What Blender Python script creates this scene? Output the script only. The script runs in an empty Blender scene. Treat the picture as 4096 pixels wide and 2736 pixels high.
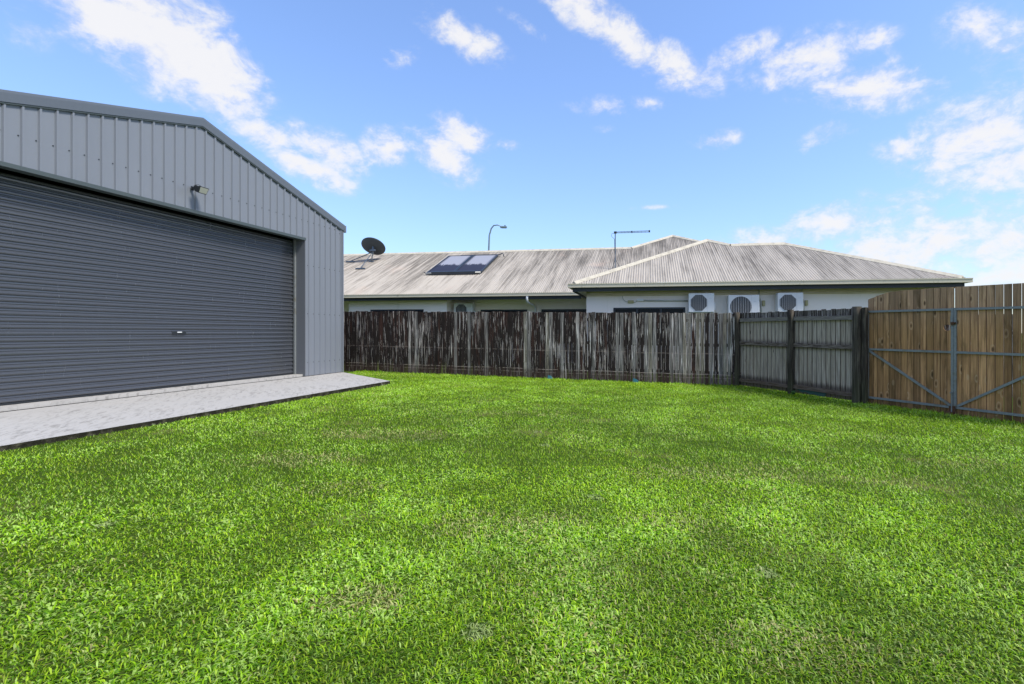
import bpy, bmesh, math, random
import numpy as np
from mathutils import Vector, Matrix

random.seed(7); rng = np.random.default_rng(11)
scene = bpy.context.scene
COL = scene.collection
R = math.radians

# ------------------------------------------------------------------ camera
cam_d = bpy.data.cameras.new('camera'); cam = bpy.data.objects.new('camera', cam_d); COL.objects.link(cam)
cam.location = (0, 0, 1.24); cam.rotation_euler = (R(90), 0, 0)
cam_d.sensor_width = 36; cam_d.lens = 17.58
cam_d.shift_x = -0.0615; cam_d.shift_y = -0.0093
cam_d.clip_end = 3000; cam_d.clip_start = 0.05
scene.camera = cam
scene.view_settings.view_transform = 'Standard'; scene.view_settings.look = 'None'
scene.view_settings.exposure = 1.22; scene.view_settings.gamma = 1.0
scene.view_settings.use_curve_mapping = False

SUN_AZ = R(117)      # measured from +Y towards +X
SUN_EL = R(52)
SUN_STRENGTH = 2.1; SUN_ANGLE = R(14); SKY_STRENGTH = 0.125

# ------------------------------------------------------------------ node helper
class N:
    def __init__(s, nt): s.nt = nt; nt.nodes.clear()
    def n(s, t, **kw):
        o = s.nt.nodes.new(t)
        for k, v in kw.items(): setattr(o, k, v)
        return o
    def put(s, sock, v):
        if isinstance(v, bpy.types.NodeSocket): s.nt.links.new(v, sock)
        elif v is not None: sock.default_value = v
    def m(s, op, a, b=None, c=None, clamp=False):
        o = s.n('ShaderNodeMath', operation=op, use_clamp=clamp)
        s.put(o.inputs[0], a); s.put(o.inputs[1], b)
        if c is not None: s.put(o.inputs[2], c)
        return o.outputs[0]
    def vm(s, op, a, b=None, out=0):
        o = s.n('ShaderNodeVectorMath', operation=op)
        s.put(o.inputs[0], a)
        if b is not None: s.put(o.inputs[1], b)
        return o.outputs[out]
    def mix(s, f, a, b, mode='MIX'):
        o = s.n('ShaderNodeMix', data_type='RGBA', blend_type=mode)
        s.put(o.inputs[0], f)
        for i, v in ((6, a), (7, b)):
            s.put(o.inputs[i], (*v, 1) if isinstance(v, tuple) and len(v) == 3 else v)
        return o.outputs[2]
    def noise(s, vec, scale=1.0, detail=4, rough=.5, dist=0.0, color=False):
        o = s.n('ShaderNodeTexNoise')
        s.put(o.inputs['Vector'], vec); s.put(o.inputs['Scale'], scale); s.put(o.inputs['Detail'], detail)
        s.put(o.inputs['Roughness'], rough); s.put(o.inputs['Distortion'], dist)
        return o.outputs[1 if color else 0]
    def voro(s, vec, scale=1.0):
        o = s.n('ShaderNodeTexVoronoi'); s.put(o.inputs['Vector'], vec); s.put(o.inputs['Scale'], scale)
        return o.outputs['Distance']
    def step(s, v, a, b):          # smooth 0..1 between a and b
        o = s.n('ShaderNodeMapRange', interpolation_type='SMOOTHSTEP')
        s.put(o.inputs[0], v); s.put(o.inputs[1], a); s.put(o.inputs[2], b)
        return o.outputs[0]
    def pos(s): return s.n('ShaderNodeNewGeometry').outputs['Position']
    def sep(s, v):
        o = s.n('ShaderNodeSeparateXYZ'); s.put(o.inputs[0], v); return o.outputs
    def comb(s, x, y, z):
        o = s.n('ShaderNodeCombineXYZ')
        for i, v in enumerate((x, y, z)): s.put(o.inputs[i], v)
        return o.outputs[0]
    def mul(s, v, t): return s.vm('MULTIPLY', v, t)
    def rnd(s): return s.n('ShaderNodeObjectInfo').outputs['Random']
    def bump(s, h, strength=.3, dist=.01):
        o = s.n('ShaderNodeBump'); s.put(o.inputs['Height'], h)
        o.inputs['Strength'].default_value = strength; o.inputs['Distance'].default_value = dist
        return o.outputs[0]
    def bsdf(s, col, rough=.6, metal=0.0, spec=.5, nrm=None):
        o = s.n('ShaderNodeBsdfPrincipled')
        s.put(o.inputs['Base Color'], (*col, 1) if isinstance(col, tuple) and len(col) == 3 else col)
        s.put(o.inputs['Roughness'], rough); s.put(o.inputs['Metallic'], metal)
        s.put(o.inputs['Specular IOR Level'], spec)
        if nrm is not None: s.put(o.inputs['Normal'], nrm)
        return o.outputs[0]
    def out(s, sh):
        o = s.n('ShaderNodeOutputMaterial'); s.put(o.inputs[0], sh)

MATS = {}
def material(name):
    m = bpy.data.materials.new(name); m.use_nodes = True
    MATS[name] = m
    return m, N(m.node_tree)

# ------------------------------------------------------------------ world: sky with clouds
world = bpy.data.worlds.new('World'); scene.world = world; world.use_nodes = True
w = N(world.node_tree)
sky = w.n('ShaderNodeTexSky', sky_type='NISHITA', sun_disc=False)
sky.sun_elevation = SUN_EL; sky.sun_rotation = SUN_AZ
sky.altitude = 0; sky.air_density = 1.0; sky.dust_density = 0.5; sky.ozone_density = 1.6
D = w.n('ShaderNodeTexCoord').outputs['Generated']
dz = w.sep(D)[2]
lum = w.vm('DOT_PRODUCT', sky.outputs[0], (.3, .5, .2), out=1)
skyc = w.n('ShaderNodeVectorMath', operation='SCALE'); w.put(skyc.inputs[0], sky.outputs[0]); w.put(skyc.inputs['Scale'], w.m('DIVIDE', 1.0, w.m('MULTIPLY_ADD', lum, .13, .90)))
skyc = w.mix(1.0, skyc.outputs[0], (0.95, 1.02, 1.18), 'MULTIPLY')
# cloud banks: (azimuth deg from +Y to +X, elevation deg, half width deg, half height deg, tilt deg, amount)
CLOUDS = [(-43.0, 24.7, 2.94, 1.81, -20, 1.1), (-39.3, 24.1, 3.29, 2.42, -35, 1.2), (-35.8, 22.9, 2.96, 2.06, -40, 1.2), (-33.5, 22.1, 1.91, 1.25, -40, 0.7), (-40.8, 26.4, 3.73, 1.52, 0, 1.1),
          (-47.7, 22.4, 1.36, 1.44, -45, 0.5), (-31.7, 18.6, 2.71, 1.07, -15, 0.8), (-28.3, 16.4, 3.49, 1.13, -20, 0.8), (-26.4, 18.1, 2.81, 1.42, -20, 0.85), (-20.5, 19.2, 1.97, 1.59, 30, 0.8),
          (-14.6, 18.8, 2.81, 1.52, -30, 0.9), (-12.7, 21.1, 2.62, 1.27, -25, 0.85), (-7.8, 20.4, 1.08, 0.52, 0, 0.6), (-12.7, 30.0, 3.09, 1.17, -20, 0.9), (-18.7, 27.6, 2.47, 0.93, 15, 0.5),
          (-5.9, 31.5, 2.72, 0.51, -30, 0.55), (1.1, 32.7, 4.0, 1.24, -35, 1), (5.6, 30.3, 3.96, 1.3, -40, 1), (11.0, 27.7, 3.61, 1.23, -25, 1), (18.4, 28.0, 3.6, 1.11, 10, 0.6),
          (24.9, 26.6, 4.52, 1.63, -5, 0.8), (30.0, 23.0, 3.75, 1.47, -10, 1.05), (30.0, 26.6, 2.25, 0.87, 0, 0.65), (21.1, 25.2, 2.61, 0.84, -10, 0.65), (32.6, 24.2, 1.78, 1.58, -40, 0.4),
          (38.8, 25.2, 2.12, 1.44, -35, 0.75), (40.6, 23.4, 1.73, 1.44, -30, 0.8), (39.1, 17.4, 4.21, 2.12, 15, 1.0), (40.6, 14.6, 3.75, 2.49, 0, 0.8), (33.6, 17.1, 3.47, 1.14, 5, 0.5),
          (26.9, 19.4, 2.78, 1.19, 20, 0.5), (3.6, 24.2, 3.49, 0.91, -5, 0.55), (7.6, 24.3, 2.46, 0.74, 0, 0.45), (3.6, 22.3, 1.24, 0.64, 0, 0.4), (15.7, 20.3, 1.76, 0.72, 5, 0.85),
          (26.9, 10.7, 7.5, 1.8, 8, 0.8), (34.3, 8.3, 8.5, 2.6, 5, .85), (41.0, 8.0, 6.0, 3.6, 0, .8), (9.0, 13.9, 3.9, 0.37, 0, 0.3)]
cov = None
for az, el, hx, hy, tilt, amt in CLOUDS:
    a_, e_ = R(az), R(el)
    c_ = Vector((math.sin(a_)*math.cos(e_), math.cos(a_)*math.cos(e_), math.sin(e_)))
    rt = Vector((math.cos(a_), -math.sin(a_), 0)); up = rt.cross(c_)
    t_ = R(tilt)
    ax = (rt*math.cos(t_)+up*math.sin(t_))/math.sin(R(hx)); bx_ = (up*math.cos(t_)-rt*math.sin(t_))/math.sin(R(hy))
    da = w.vm('DOT_PRODUCT', D, tuple(ax), out=1); db = w.vm('DOT_PRODUCT', D, tuple(bx_), out=1)
    ln = w.m('SQRT', w.m('ADD', w.m('MULTIPLY', da, da), w.m('MULTIPLY', db, db)))
    ci = w.m('MULTIPLY_ADD', ln, -.56*(.3+.7*amt), amt*1.12+.0)
    cov = ci if cov is None else w.m('SMOOTH_MAX', cov, ci, .12)
# the rest of the sky carries broken cloud, its unseen cover raised to whiten the ambient light
plane = w.vm('DIVIDE', D, w.comb(w.m('MAXIMUM', dz, .12), w.m('MAXIMUM', dz, .12), 1.0))
wide = w.step(w.noise(w.mul(plane, (.55, .55, 0)), 1.0, 5, .55), .40, .60)
infront = w.step(w.vm('DOT_PRODUCT', D, (-.12, .93, .33), out=1), .45, .62)
cov = w.m('MAXIMUM', w.m('MAXIMUM', cov, 0.0), w.m('MULTIPLY', w.m('MULTIPLY', wide, .8), w.m('SUBTRACT', 1.0, infront)))
fb = w.noise(w.mul(D, (1, 1, 1.5)), 13.0, 10, .62, .35)
fb2 = w.noise(w.mul(D, (1, 1, 1.4)), 46.0, 6, .62, .25)
dens = w.m('ADD', w.m('MULTIPLY', cov, 1.2), w.m('ADD', w.m('MULTIPLY_ADD', fb, 2.9, -1.46), w.m('MULTIPLY_ADD', fb2, 1.0, -.51)))
dens = w.m('MULTIPLY', w.step(dens, .0, 1.25), w.step(cov, .0, .3))
cloudc = w.mix(w.step(w.m('ADD', w.m('MULTIPLY', dens, .35), w.m('ADD', w.m('MULTIPLY', fb2, .6), w.m('MULTIPLY', fb, .5))), .48, .92), (2.3, 2.5, 3.2), (3.2, 3.18, 3.24))
skyc = w.mix(w.m('MULTIPLY', dens, .95), skyc, cloudc)
bg = w.n('ShaderNodeBackground'); w.put(bg.inputs[0], skyc); bg.inputs[1].default_value = SKY_STRENGTH
wo = w.n('ShaderNodeOutputWorld'); w.put(wo.inputs[0], bg.outputs[0])

sun_d = bpy.data.lights.new('sun', 'SUN'); sun = bpy.data.objects.new('sun', sun_d); COL.objects.link(sun)
sun_d.energy = SUN_STRENGTH; sun_d.angle = SUN_ANGLE; sun_d.color = (1.0, .95, .87)
sdir = Vector((math.sin(SUN_AZ)*math.cos(SUN_EL), math.cos(SUN_AZ)*math.cos(SUN_EL), math.sin(SUN_EL)))
sun.rotation_euler = sdir.to_track_quat('Z', 'Y').to_euler(); sun.location = (30, 5, 30)

# ------------------------------------------------------------------ materials
def mk():
    # painted steel
    for nm, c, rough, amp in (('cladding_steel', (.180, .198, .232), .42, .05), ('door_steel', (.052, .057, .068), .24, .05),
                         ('trim_steel', (.115, .135, .168), .45, .06), ('jamb_steel', (.125, .135, .152), .5, .05), ('dark_trim', (.060, .078, .082), .5, .05)):
        m, n = material(nm); p = n.pos()
        f = n.noise(n.mul(p, (1.2, 1.2, .5)), 1.0, 6, .6)
        dust = n.noise(n.mul(p, (14, 14, 2.0)), 1.0, 5, .65)
        v = n.m('ADD', n.m('MULTIPLY_ADD', f, amp*2, 1-amp), n.m('MULTIPLY_ADD', dust, amp*1.4, -amp*.7))
        col = n.vm('SCALE', (*c,), None); col.node.inputs[0].default_value = c; n.put(col.node.inputs['Scale'], v)
        b = n.bump(n.noise(n.mul(p, (2.2, 2.2, .9)), 1.0, 3, .5), .02 if nm == 'door_steel' else .12, .02)
        n.out(n.bsdf(col, n.m('MULTIPLY_ADD', dust, .2, rough-.1), 0, .9 if nm == 'door_steel' else .45, b))
    m, n = material('concrete'); p = n.pos()
    # brushed streaks run across the slab
    q = n.n('ShaderNodeVectorRotate', rotation_type='Z_AXIS'); n.put(q.inputs['Vector'], p); q.inputs['Angle'].default_value = R(62)
    st = n.noise(n.mul(q.outputs[0], (1.1, 5.0, 1)), 3.4, 8, .72, .8)
    big = n.noise(p, .7, 5, .6)
    fine = n.noise(p, 90, 3, .6)
    s1 = n.m('MULTIPLY', n.step(st, .48, .62), n.step(big, .32, .58))
    c = n.mix(n.m('MULTIPLY', big, .9), (.375, .365, .35), (.43, .415, .39))
    c = n.mix(n.m('MULTIPLY', s1, .8), c, (.21, .20, .185))
    c = n.mix(n.m('MULTIPLY', n.step(n.noise(p, .9, 4, .5), .6, .78), .35), c, (.40, .37, .33))
    c = n.mix(n.m('MULTIPLY_ADD', fine, .3, -.05, clamp=True), c, (.40, .40, .40))
    n.out(n.bsdf(c, .8, 0, .25, n.bump(n.m('ADD', fine, st), .15, .004)))
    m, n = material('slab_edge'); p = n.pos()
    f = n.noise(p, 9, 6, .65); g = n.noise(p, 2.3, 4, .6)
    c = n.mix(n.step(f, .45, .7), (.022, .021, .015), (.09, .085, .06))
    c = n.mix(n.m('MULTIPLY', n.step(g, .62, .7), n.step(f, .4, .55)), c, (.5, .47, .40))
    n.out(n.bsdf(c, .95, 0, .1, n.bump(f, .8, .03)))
    m, n = material('concrete_floor'); p = n.pos()
    c = n.mix(n.noise(p, 4, 5, .6), (.52, .525, .54), (.62, .62, .63)); n.out(n.bsdf(c, .7, 0, .3))
    # soil under the lawn
    m, n = material('soil'); p = n.pos()
    c = n.mix(n.noise(p, 22, 6, .7), (.028, .052, .008), (.070, .115, .016))
    c = n.mix(n.step(n.noise(p, 1.1, 5, .6), .56, .72), c, (.16, .15, .06))
    n.out(n.bsdf(c, 1, 0, .05, n.bump(n.noise(p, 60, 4, .6), 1, .02)))
    # grass
    m, n = material('grass_blade')
    a = n.n('ShaderNodeVertexColor', layer_name='col').outputs[0]
    d = n.n('ShaderNodeBsdfPrincipled'); n.put(d.inputs['Base Color'], a); d.inputs['Roughness'].default_value = .5; d.inputs['Specular IOR Level'].default_value = .3
    t = n.n('ShaderNodeBsdfTranslucent'); n.put(t.inputs[0], n.mix(1.0, a, (1.15, 1.25, .55), 'MULTIPLY'))
    x = n.n('ShaderNodeMixShader'); x.inputs[0].default_value = .38
    n.put(x.inputs[1], d.outputs[0]); n.put(x.inputs[2], t.outputs[0]); n.out(x.outputs[0])
    # weathered fence timber; h = height above the sloping lawn
    def height(n, p):
        s = n.sep(p); return s, n.m('MULTIPLY_ADD', s[0], .015, s[2])
    m, n = material('weathered_paling'); p = n.pos(); s, h = height(n, p)
    r = n.rnd()
    off = n.vm('ADD', n.mul(p, (70, 70, 1.6)), n.comb(n.m('MULTIPLY', r, 91), 0, n.m('MULTIPLY', r, 37)))
    wob = n.noise(off, 1.0, 4, .6, .6)
    fine = n.noise(n.vm('ADD', n.mul(p, (160, 160, 5)), n.comb(n.m('MULTIPLY', r, 53), 0, 0)), 1.0, 3, .6)
    reg = n.step(s[0], -4.5, 3.2)              # drier and greyer towards the corner post
    base = n.mix(n.step(fine, .35, .7), (.013, .009, .008), (.038, .029, .027))
    base = n.mix(n.m('MULTIPLY', n.step(n.noise(n.mul(p, (7, 7, .8)), 1.0, 4, .6), .50, .66), .55), base, (.075, .033, .023))
    greyb = n.mix(fine, (.085, .078, .074), (.40, .38, .36))
    # whole boards gone silver, more of them to the right
    pr = n.m('MULTIPLY_ADD', reg, .38, .05)
    silver = n.step(n.m('SUBTRACT', pr, r), -.02, .02)
    greyb = n.mix(n.m('MULTIPLY', n.step(n.m('FRACT', n.m('MULTIPLY', r, 7.3)), .6, .75), .6), greyb, n.mix(fine, (.17, .15, .105), (.47, .42, .31)))
    base = n.mix(n.m('MULTIPLY', silver, n.step(wob, .33, .60)), base, greyb)
    # flaked pale streaks
    thr = n.m('MULTIPLY_ADD', n.noise(n.mul(p, (2.2, 2.2, .9)), 1.0, 3, .6), -.34, .765)
    streak = n.step(n.m('SUBTRACT', wob, thr), .0, .045)
    streak = n.m('MULTIPLY', streak, n.m('MULTIPLY_ADD', fine, 1.2, .45, clamp=True))
    base = n.mix(n.m('MULTIPLY', streak, .95), base, n.mix(n.noise(p, 3, 2, .5), (.78, .77, .76), (.66, .54, .47)))
    # splash band near the ground, pale tide lines, moss
    jit = n.m('MULTIPLY_ADD', n.noise(n.mul(p, (2.0, 2.0, 0)), 1.0, 3, .5), .06, -.03)
    hj = n.m('ADD', h, jit)
    low = n.step(hj, .30, .18)
    base = n.mix(n.m('MULTIPLY', low, .62), base, n.mix(fine, (.026, .015, .012), (.10, .062, .052)))
    fl = n.step(n.noise(n.mul(p, (9, 9, 3)), 1.0, 4, .7), .40, .55)
    for hh, ww, am in ((.255, .009, .75), (.17, .007, .5), (.76, .022, .2)):
        ring = n.step(n.m('ABSOLUTE', n.m('SUBTRACT', hj, hh)), ww, ww*.4)
        base = n.mix(n.m('MULTIPLY', n.m('MULTIPLY', ring, fl), am), base, (.50, .40, .36))
    moss = n.m('MULTIPLY', n.m('MULTIPLY', n.step(h, .42, .08), n.step(s[0], -1.0, -4.5)), n.step(n.noise(n.mul(p, (9, 9, .5)), 1.0, 3, .6), .52, .66))
    base = n.mix(n.m('MULTIPLY', moss, .7), base, (.17, .20, .045))
    vo = n.voro(n.vm('ADD', n.mul(p, (11, 11, 2.6)), n.comb(n.m('MULTIPLY', r, 40), 0, 0)), 1.0)
    knot = n.step(vo, .12, .07)
    base = n.mix(n.m('MULTIPLY', n.step(n.m('ABSOLUTE', n.m('SUBTRACT', vo, .15)), .04, .01), .35), base, (.5, .46, .42))
    base = n.mix(knot, base, (.03, .02, .016))
    gx = n.sep(n.n('ShaderNodeTexCoord').outputs['Generated'])[0]
    base = n.mix(n.m('MULTIPLY', n.step(n.m('ABSOLUTE', n.m('SUBTRACT', gx, .5)), .38, .5), .75), base, (.014, .010, .009))  # edges darkened: painted shade in the gaps between palings
    n.out(n.bsdf(base, .85, 0, .2, n.bump(n.m('ADD', wob, fine), .6, .006)))
    # silver-grey palings of the side bays
    m, n = material('silver_paling'); p = n.pos(); s, h = height(n, p); r = n.rnd()
    g = n.noise(n.vm('ADD', n.mul(p, (85, 85, 2.2)), n.comb(n.m('MULTIPLY', r, 77), 0, 0)), 1.0, 5, .62, .5)
    c = n.mix(n.step(g, .3, .72), (.165, .135, .106), (.55, .48, .41))
    c = n.mix(n.m('MULTIPLY_ADD', r, .6, -.1, clamp=True), c, n.mix(g, (.165, .135, .098), (.46, .395, .31)))
    c = n.mix(n.m('MULTIPLY', n.step(g, .66, .76), .6), c, (.44, .42, .38))
    top = n.m('MULTIPLY', n.step(n.m('ADD', h, n.m('MULTIPLY', g, .12)), 1.62, 1.70), .85)
    c = n.mix(top, c, n.mix(n.step(g, .52, .6), (.016, .012, .012), (.33, .31, .30)))
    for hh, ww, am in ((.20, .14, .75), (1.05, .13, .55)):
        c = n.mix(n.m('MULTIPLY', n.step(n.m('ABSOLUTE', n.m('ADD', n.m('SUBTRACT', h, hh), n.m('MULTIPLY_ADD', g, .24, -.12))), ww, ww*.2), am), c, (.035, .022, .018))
    c = n.mix(n.m('MULTIPLY', n.step(h, .16, .06), .75), c, (.065, .048, .022))
    vo = n.voro(n.vm('ADD', n.mul(p, (11, 11, 2.4)), n.comb(n.m('MULTIPLY', r, 60), 0, 0)), 1.0)
    c = n.mix(n.step(vo, .13, .06), c, (.05, .035, .03))
    gx = n.sep(n.n('ShaderNodeTexCoord').outputs['Generated'])[0]
    c = n.mix(n.m('MULTIPLY', n.step(n.m('ABSOLUTE', n.m('SUBTRACT', gx, .5)), .38, .5), .85), c, (.02, .016, .014))  # dark edge bands paint the shade lines between neighbouring palings
    n.out(n.bsdf(c, .85, 0, .2, n.bump(g, .5, .006)))
    # dark posts and rails
    m, n = material('dark_post'); p = n.pos(); s, h = height(n, p)
    g = n.noise(n.mul(p, (60, 60, 2.0)), 1.0, 5, .65, .5)
    c = n.mix(n.step(g, .36, .72), (.026, .021, .016), (.135, .118, .092))
    c = n.mix(n.m('MULTIPLY', n.step(n.noise(n.mul(p, (6, 6, 1.4)), 1.0, 4, .6), .45, .65), .7), c, (.02, .015, .014))
    c = n.mix(n.m('MULTIPLY', n.step(h, .7, .1), .35), c, (.055, .065, .025))
    n.out(n.bsdf(c, .85, 0, .2, n.bump(g, .7, .01)))
    m, n = material('worn_rail'); p = n.pos(); s, h = height(n, p)
    g = n.noise(n.mul(p, (5, 5, 60)), 1.0, 5, .65, .8)
    c = n.mix(n.step(g, .35, .65), (.036, .022, .018), (.22, .185, .16))
    c = n.mix(n.m('MULTIPLY', n.step(h, 1.45, 1.55), .6), c, n.mix(g, (.10, .09, .08), (.32, .30, .28)))
    c = n.mix(n.m('MULTIPLY', n.step(h, .4, .2), .5), c, (.12, .085, .055))
    n.out(n.bsdf(c, .85, 0, .2, n.bump(g, .5, .006)))
    # brown gate boards
    m, n = material('pine_board'); p = n.pos(); r = n.rnd(); s, h = height(n, p)
    off = n.comb(n.m('MULTIPLY', r, 61), n.m('MULTIPLY', r, 13), n.m('MULTIPLY', r, 29))
    g = n.noise(n.vm('ADD', n.mul(p, (55, 55, 1.6)), off), 1.0, 5, .6, .8)
    fine = n.noise(n.vm('ADD', n.mul(p, (230, 230, 7)), off), 1.0, 3, .6)
    c = n.mix(n.step(g, .28, .72), (.235, .118, .048), (.54, .305, .142))
    c = n.mix(n.m('MULTIPLY_ADD', r, 1.3, -.55, clamp=True), c, n.mix(g, (.195, .100, .034), (.38, .215, .088)))
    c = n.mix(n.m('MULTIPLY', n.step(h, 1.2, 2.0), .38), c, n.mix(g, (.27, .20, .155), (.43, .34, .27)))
    blot = n.noise(n.vm('ADD', n.mul(p, (7, 7, 1.5)), off), 1.0, 4, .6)
    c = n.mix(n.m('MULTIPLY', n.step(blot, .48, .70), .7), c, (.12, .07, .028))
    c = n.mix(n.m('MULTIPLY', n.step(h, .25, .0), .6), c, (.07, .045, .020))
    vo = n.voro(n.vm('ADD', n.mul(p, (7.5, 7.5, 3.2)), off), 1.0)
    c = n.mix(n.m('MULTIPLY', n.step(n.m('ABSOLUTE', n.m('SUBTRACT', vo, .21)), .06, .01), .45), c, (.48, .33, .20))
    c = n.mix(n.m('MULTIPLY', n.step(vo, .16, .07), .85), c, (.065, .035, .018))
    c = n.mix(n.m('MULTIPLY', n.step(fine, .55, .75), .3), c, (.09, .055, .03))
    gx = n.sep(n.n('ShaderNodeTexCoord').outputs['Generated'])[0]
    c = n.mix(n.m('MULTIPLY', n.step(n.m('ABSOLUTE', n.m('SUBTRACT', gx, .5)), .42, .5), .7), c, (.05, .03, .014))  # darker edges stand in for the shade where gate boards meet
    v = n.vm('SCALE', c); n.put(v.node.inputs['Scale'], n.m('MULTIPLY_ADD', n.m('FRACT', n.m('MULTIPLY', r, 13.7)), .75, .62)); c = v
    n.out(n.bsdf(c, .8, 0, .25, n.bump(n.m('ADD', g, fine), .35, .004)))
    # metals
    m, n = material('galvanised'); p = n.pos(); g = n.noise(p, 35, 5, .65); b = n.noise(p, 5, 4, .6)
    c = n.mix(g, (.13, .145, .15), (.32, .34, .345)); c = n.mix(n.m('MULTIPLY', n.step(b, .5, .7), .6), c, (.17, .155, .11))
    n.out(n.bsdf(c, .6, .35, .4))
    m, n = material('rusty_iron'); p = n.pos(); g = n.noise(p, 40, 5, .65)
    n.out(n.bsdf(n.mix(g, (.035, .025, .022), (.16, .075, .035)), .85, .2, .3))
    m, n = material('black_plastic'); n.out(n.bsdf((.018, .022, .027), .45))
    m, n = material('screw_grey'); n.out(n.bsdf((.03, .035, .045), .5, .3))
    m, n = material('dark_void'); n.out(n.bsdf((.012, .012, .012), .9, 0, .1))
    m, n = material('lamp_glass'); n.out(n.bsdf((.42, .43, .37), .25))
    m, n = material('white_plastic'); n.out(n.bsdf((.78, .79, .80), .4))
    # house
    m, n = material('render_wall'); p = n.pos()
    g = n.noise(p, 45, 4, .7); b = n.noise(n.mul(p, (1.2, 1.2, .6)), 1.0, 5, .6)
    c = n.mix(n.m('MULTIPLY', b, .8), (.95, .875, .85), (.89, .81, .77))
    c = n.mix(n.m('MULTIPLY', n.step(n.noise(n.mul(p, (9, 9, .7)), 1.0, 4, .6), .58, .75), .22), c, (.52, .50, .43))
    n.out(n.bsdf(c, .9, 0, .2, n.bump(g, .45, .006)))
    m, n = material('cream_trim'); p = n.pos()
    c = n.mix(n.step(n.noise(n.mul(p, (3, 3, 20)), 1.0, 5, .65), .4, .75), (.62, .56, .40), (.52, .46, .31))
    n.out(n.bsdf(c, .6))
    m, n = material('gutter_paint'); p = n.pos()
    c = n.mix(n.noise(n.mul(p, (2, 2, 9)), 1.0, 5, .65), (.60, .545, .40), (.68, .625, .49))
    dr = n.m('MULTIPLY', n.step(n.noise(n.mul(p, (30, 30, 5)), 1.0, 4, .7), .56, .68), n.step(n.noise(n.mul(p, (1.2, 1.2, 0)), 1.0, 3, .6), .50, .62))
    c = n.mix(n.m('MULTIPLY', dr, .75), c, (.16, .13, .085))
    n.out(n.bsdf(c, .6))
    m, n = material('dark_fascia'); n.out(n.bsdf((.022, .026, .034), .5))
    m, n = material('roof_iron'); p = n.pos()
    tc = n.n('ShaderNodeTexCoord').outputs['Object']
    st = n.noise(n.mul(tc, (13.2, .35, .35)), 1.0, 4, .7)                 # run-off streaks down the slope
    patch = n.m('ADD', n.noise(n.mul(tc, (1.5, .20, .3)), 1.0, 7, .7, .1), n.m('MULTIPLY_ADD', n.sep(tc)[1], .035, -.10))
    fine = n.noise(n.mul(tc, (40, 2.5, 2.5)), 1.0, 5, .7)
    k = n.m('ADD', n.m('MULTIPLY', st, .66), n.m('MULTIPLY', patch, .66))
    c = n.mix(n.step(k, .52, .86), (.40, .365, .32), (.125, .112, .096))
    c = n.mix(n.m('MULTIPLY', n.step(fine, .5, .75), .3), c, (.22, .20, .175))
    c = n.mix(n.m('MULTIPLY', n.step(n.noise(n.mul(tc, (.8, .5, .5)), 1.0, 4, .6), .56, .75), .4), c, (.44, .34, .28))
    c = n.mix(n.m('MULTIPLY', n.step(n.noise(n.mul(tc, (13, 6, 6)), 1.0, 4, .7), .66, .72), .6), c, (.62, .59, .52))
    n.out(n.bsdf(c, .75, 0, .25))
    m, n = material('ridge_metal'); p = n.pos()
    c = n.mix(n.step(n.noise(p, 6, 5, .7), .40, .75), (.52, .48, .39), (.34, .31, .25)); n.out(n.bsdf(c, .7, 0, .3))
    m, n = material('window_glass'); n.out(n.bsdf((.008, .010, .013), .3, 0, .15))
    m, n = material('window_frame'); n.out(n.bsdf((.010, .018, .032), .4))
    m, n = material('ac_casing'); p = n.pos()
    c = n.mix(n.m('MULTIPLY', n.noise(n.mul(p, (4, 4, 2)), 1.0, 4, .6), .6), (.76, .78, .80), (.62, .64, .68)); n.out(n.bsdf(c, .5))
    m, n = material('ac_dark'); n.out(n.bsdf((.07, .073, .08), .7))
    m, n = material('ac_wire'); n.out(n.bsdf((.55, .56, .58), .5))
    m, n = material('conduit_grey'); n.out(n.bsdf((.50, .50, .46), .55))
    m, n = material('ochre_box'); n.out(n.bsdf((.42, .38, .20), .6))
    m, n = material('solar_glass'); tc = n.n('ShaderNodeTexCoord').outputs['Object']; s = n.sep(tc)
    # milky haze in the upper part of each collector, with a ragged lower edge
    rag = n.noise(n.mul(tc, (9, 1.2, 1)), 1.0, 5, .7)
    hz = n.step(n.m('ADD', s[1], n.m('MULTIPLY_ADD', rag, 1.3, -.65)), 1.02, 1.22)
    ed = n.step(n.m('ABSOLUTE', n.m('SUBTRACT', s[0], .62)), .60, .42)
    n.out(n.bsdf(n.mix(n.m('MULTIPLY', hz, ed), (.020, .012, .012), (.30, .30, .33)), .3, 0, .2))
    m, n = material('solar_frame'); n.out(n.bsdf((.05, .065, .085), .4, .5))
    m, n = material('dish_grey'); p = n.pos(); n.out(n.bsdf(n.mix(n.noise(p, 5, 4, .6), (.045, .055, .062), (.07, .082, .09)), .6))
    m, n = material('mast_steel'); n.out(n.bsdf((.10, .13, .17), .5, .4))
    m, n = material('lamp_post_steel'); n.out(n.bsdf((.20, .26, .30), .5, .4))
    m, n = material('blue_plastic'); n.out(n.bsdf((.010, .10, .13), .5))
    m, n = material('shade_cloth'); p = n.pos(); n.out(n.bsdf(n.mix(n.noise(n.mul(p, (40, 40, 60)), 1.0, 3, .6), (.02, .055, .050), (.06, .13, .12)), .9))
    m, n = material('weed_leaf'); n.out(n.bsdf((.05, .14, .02), .6))
mk()

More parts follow.
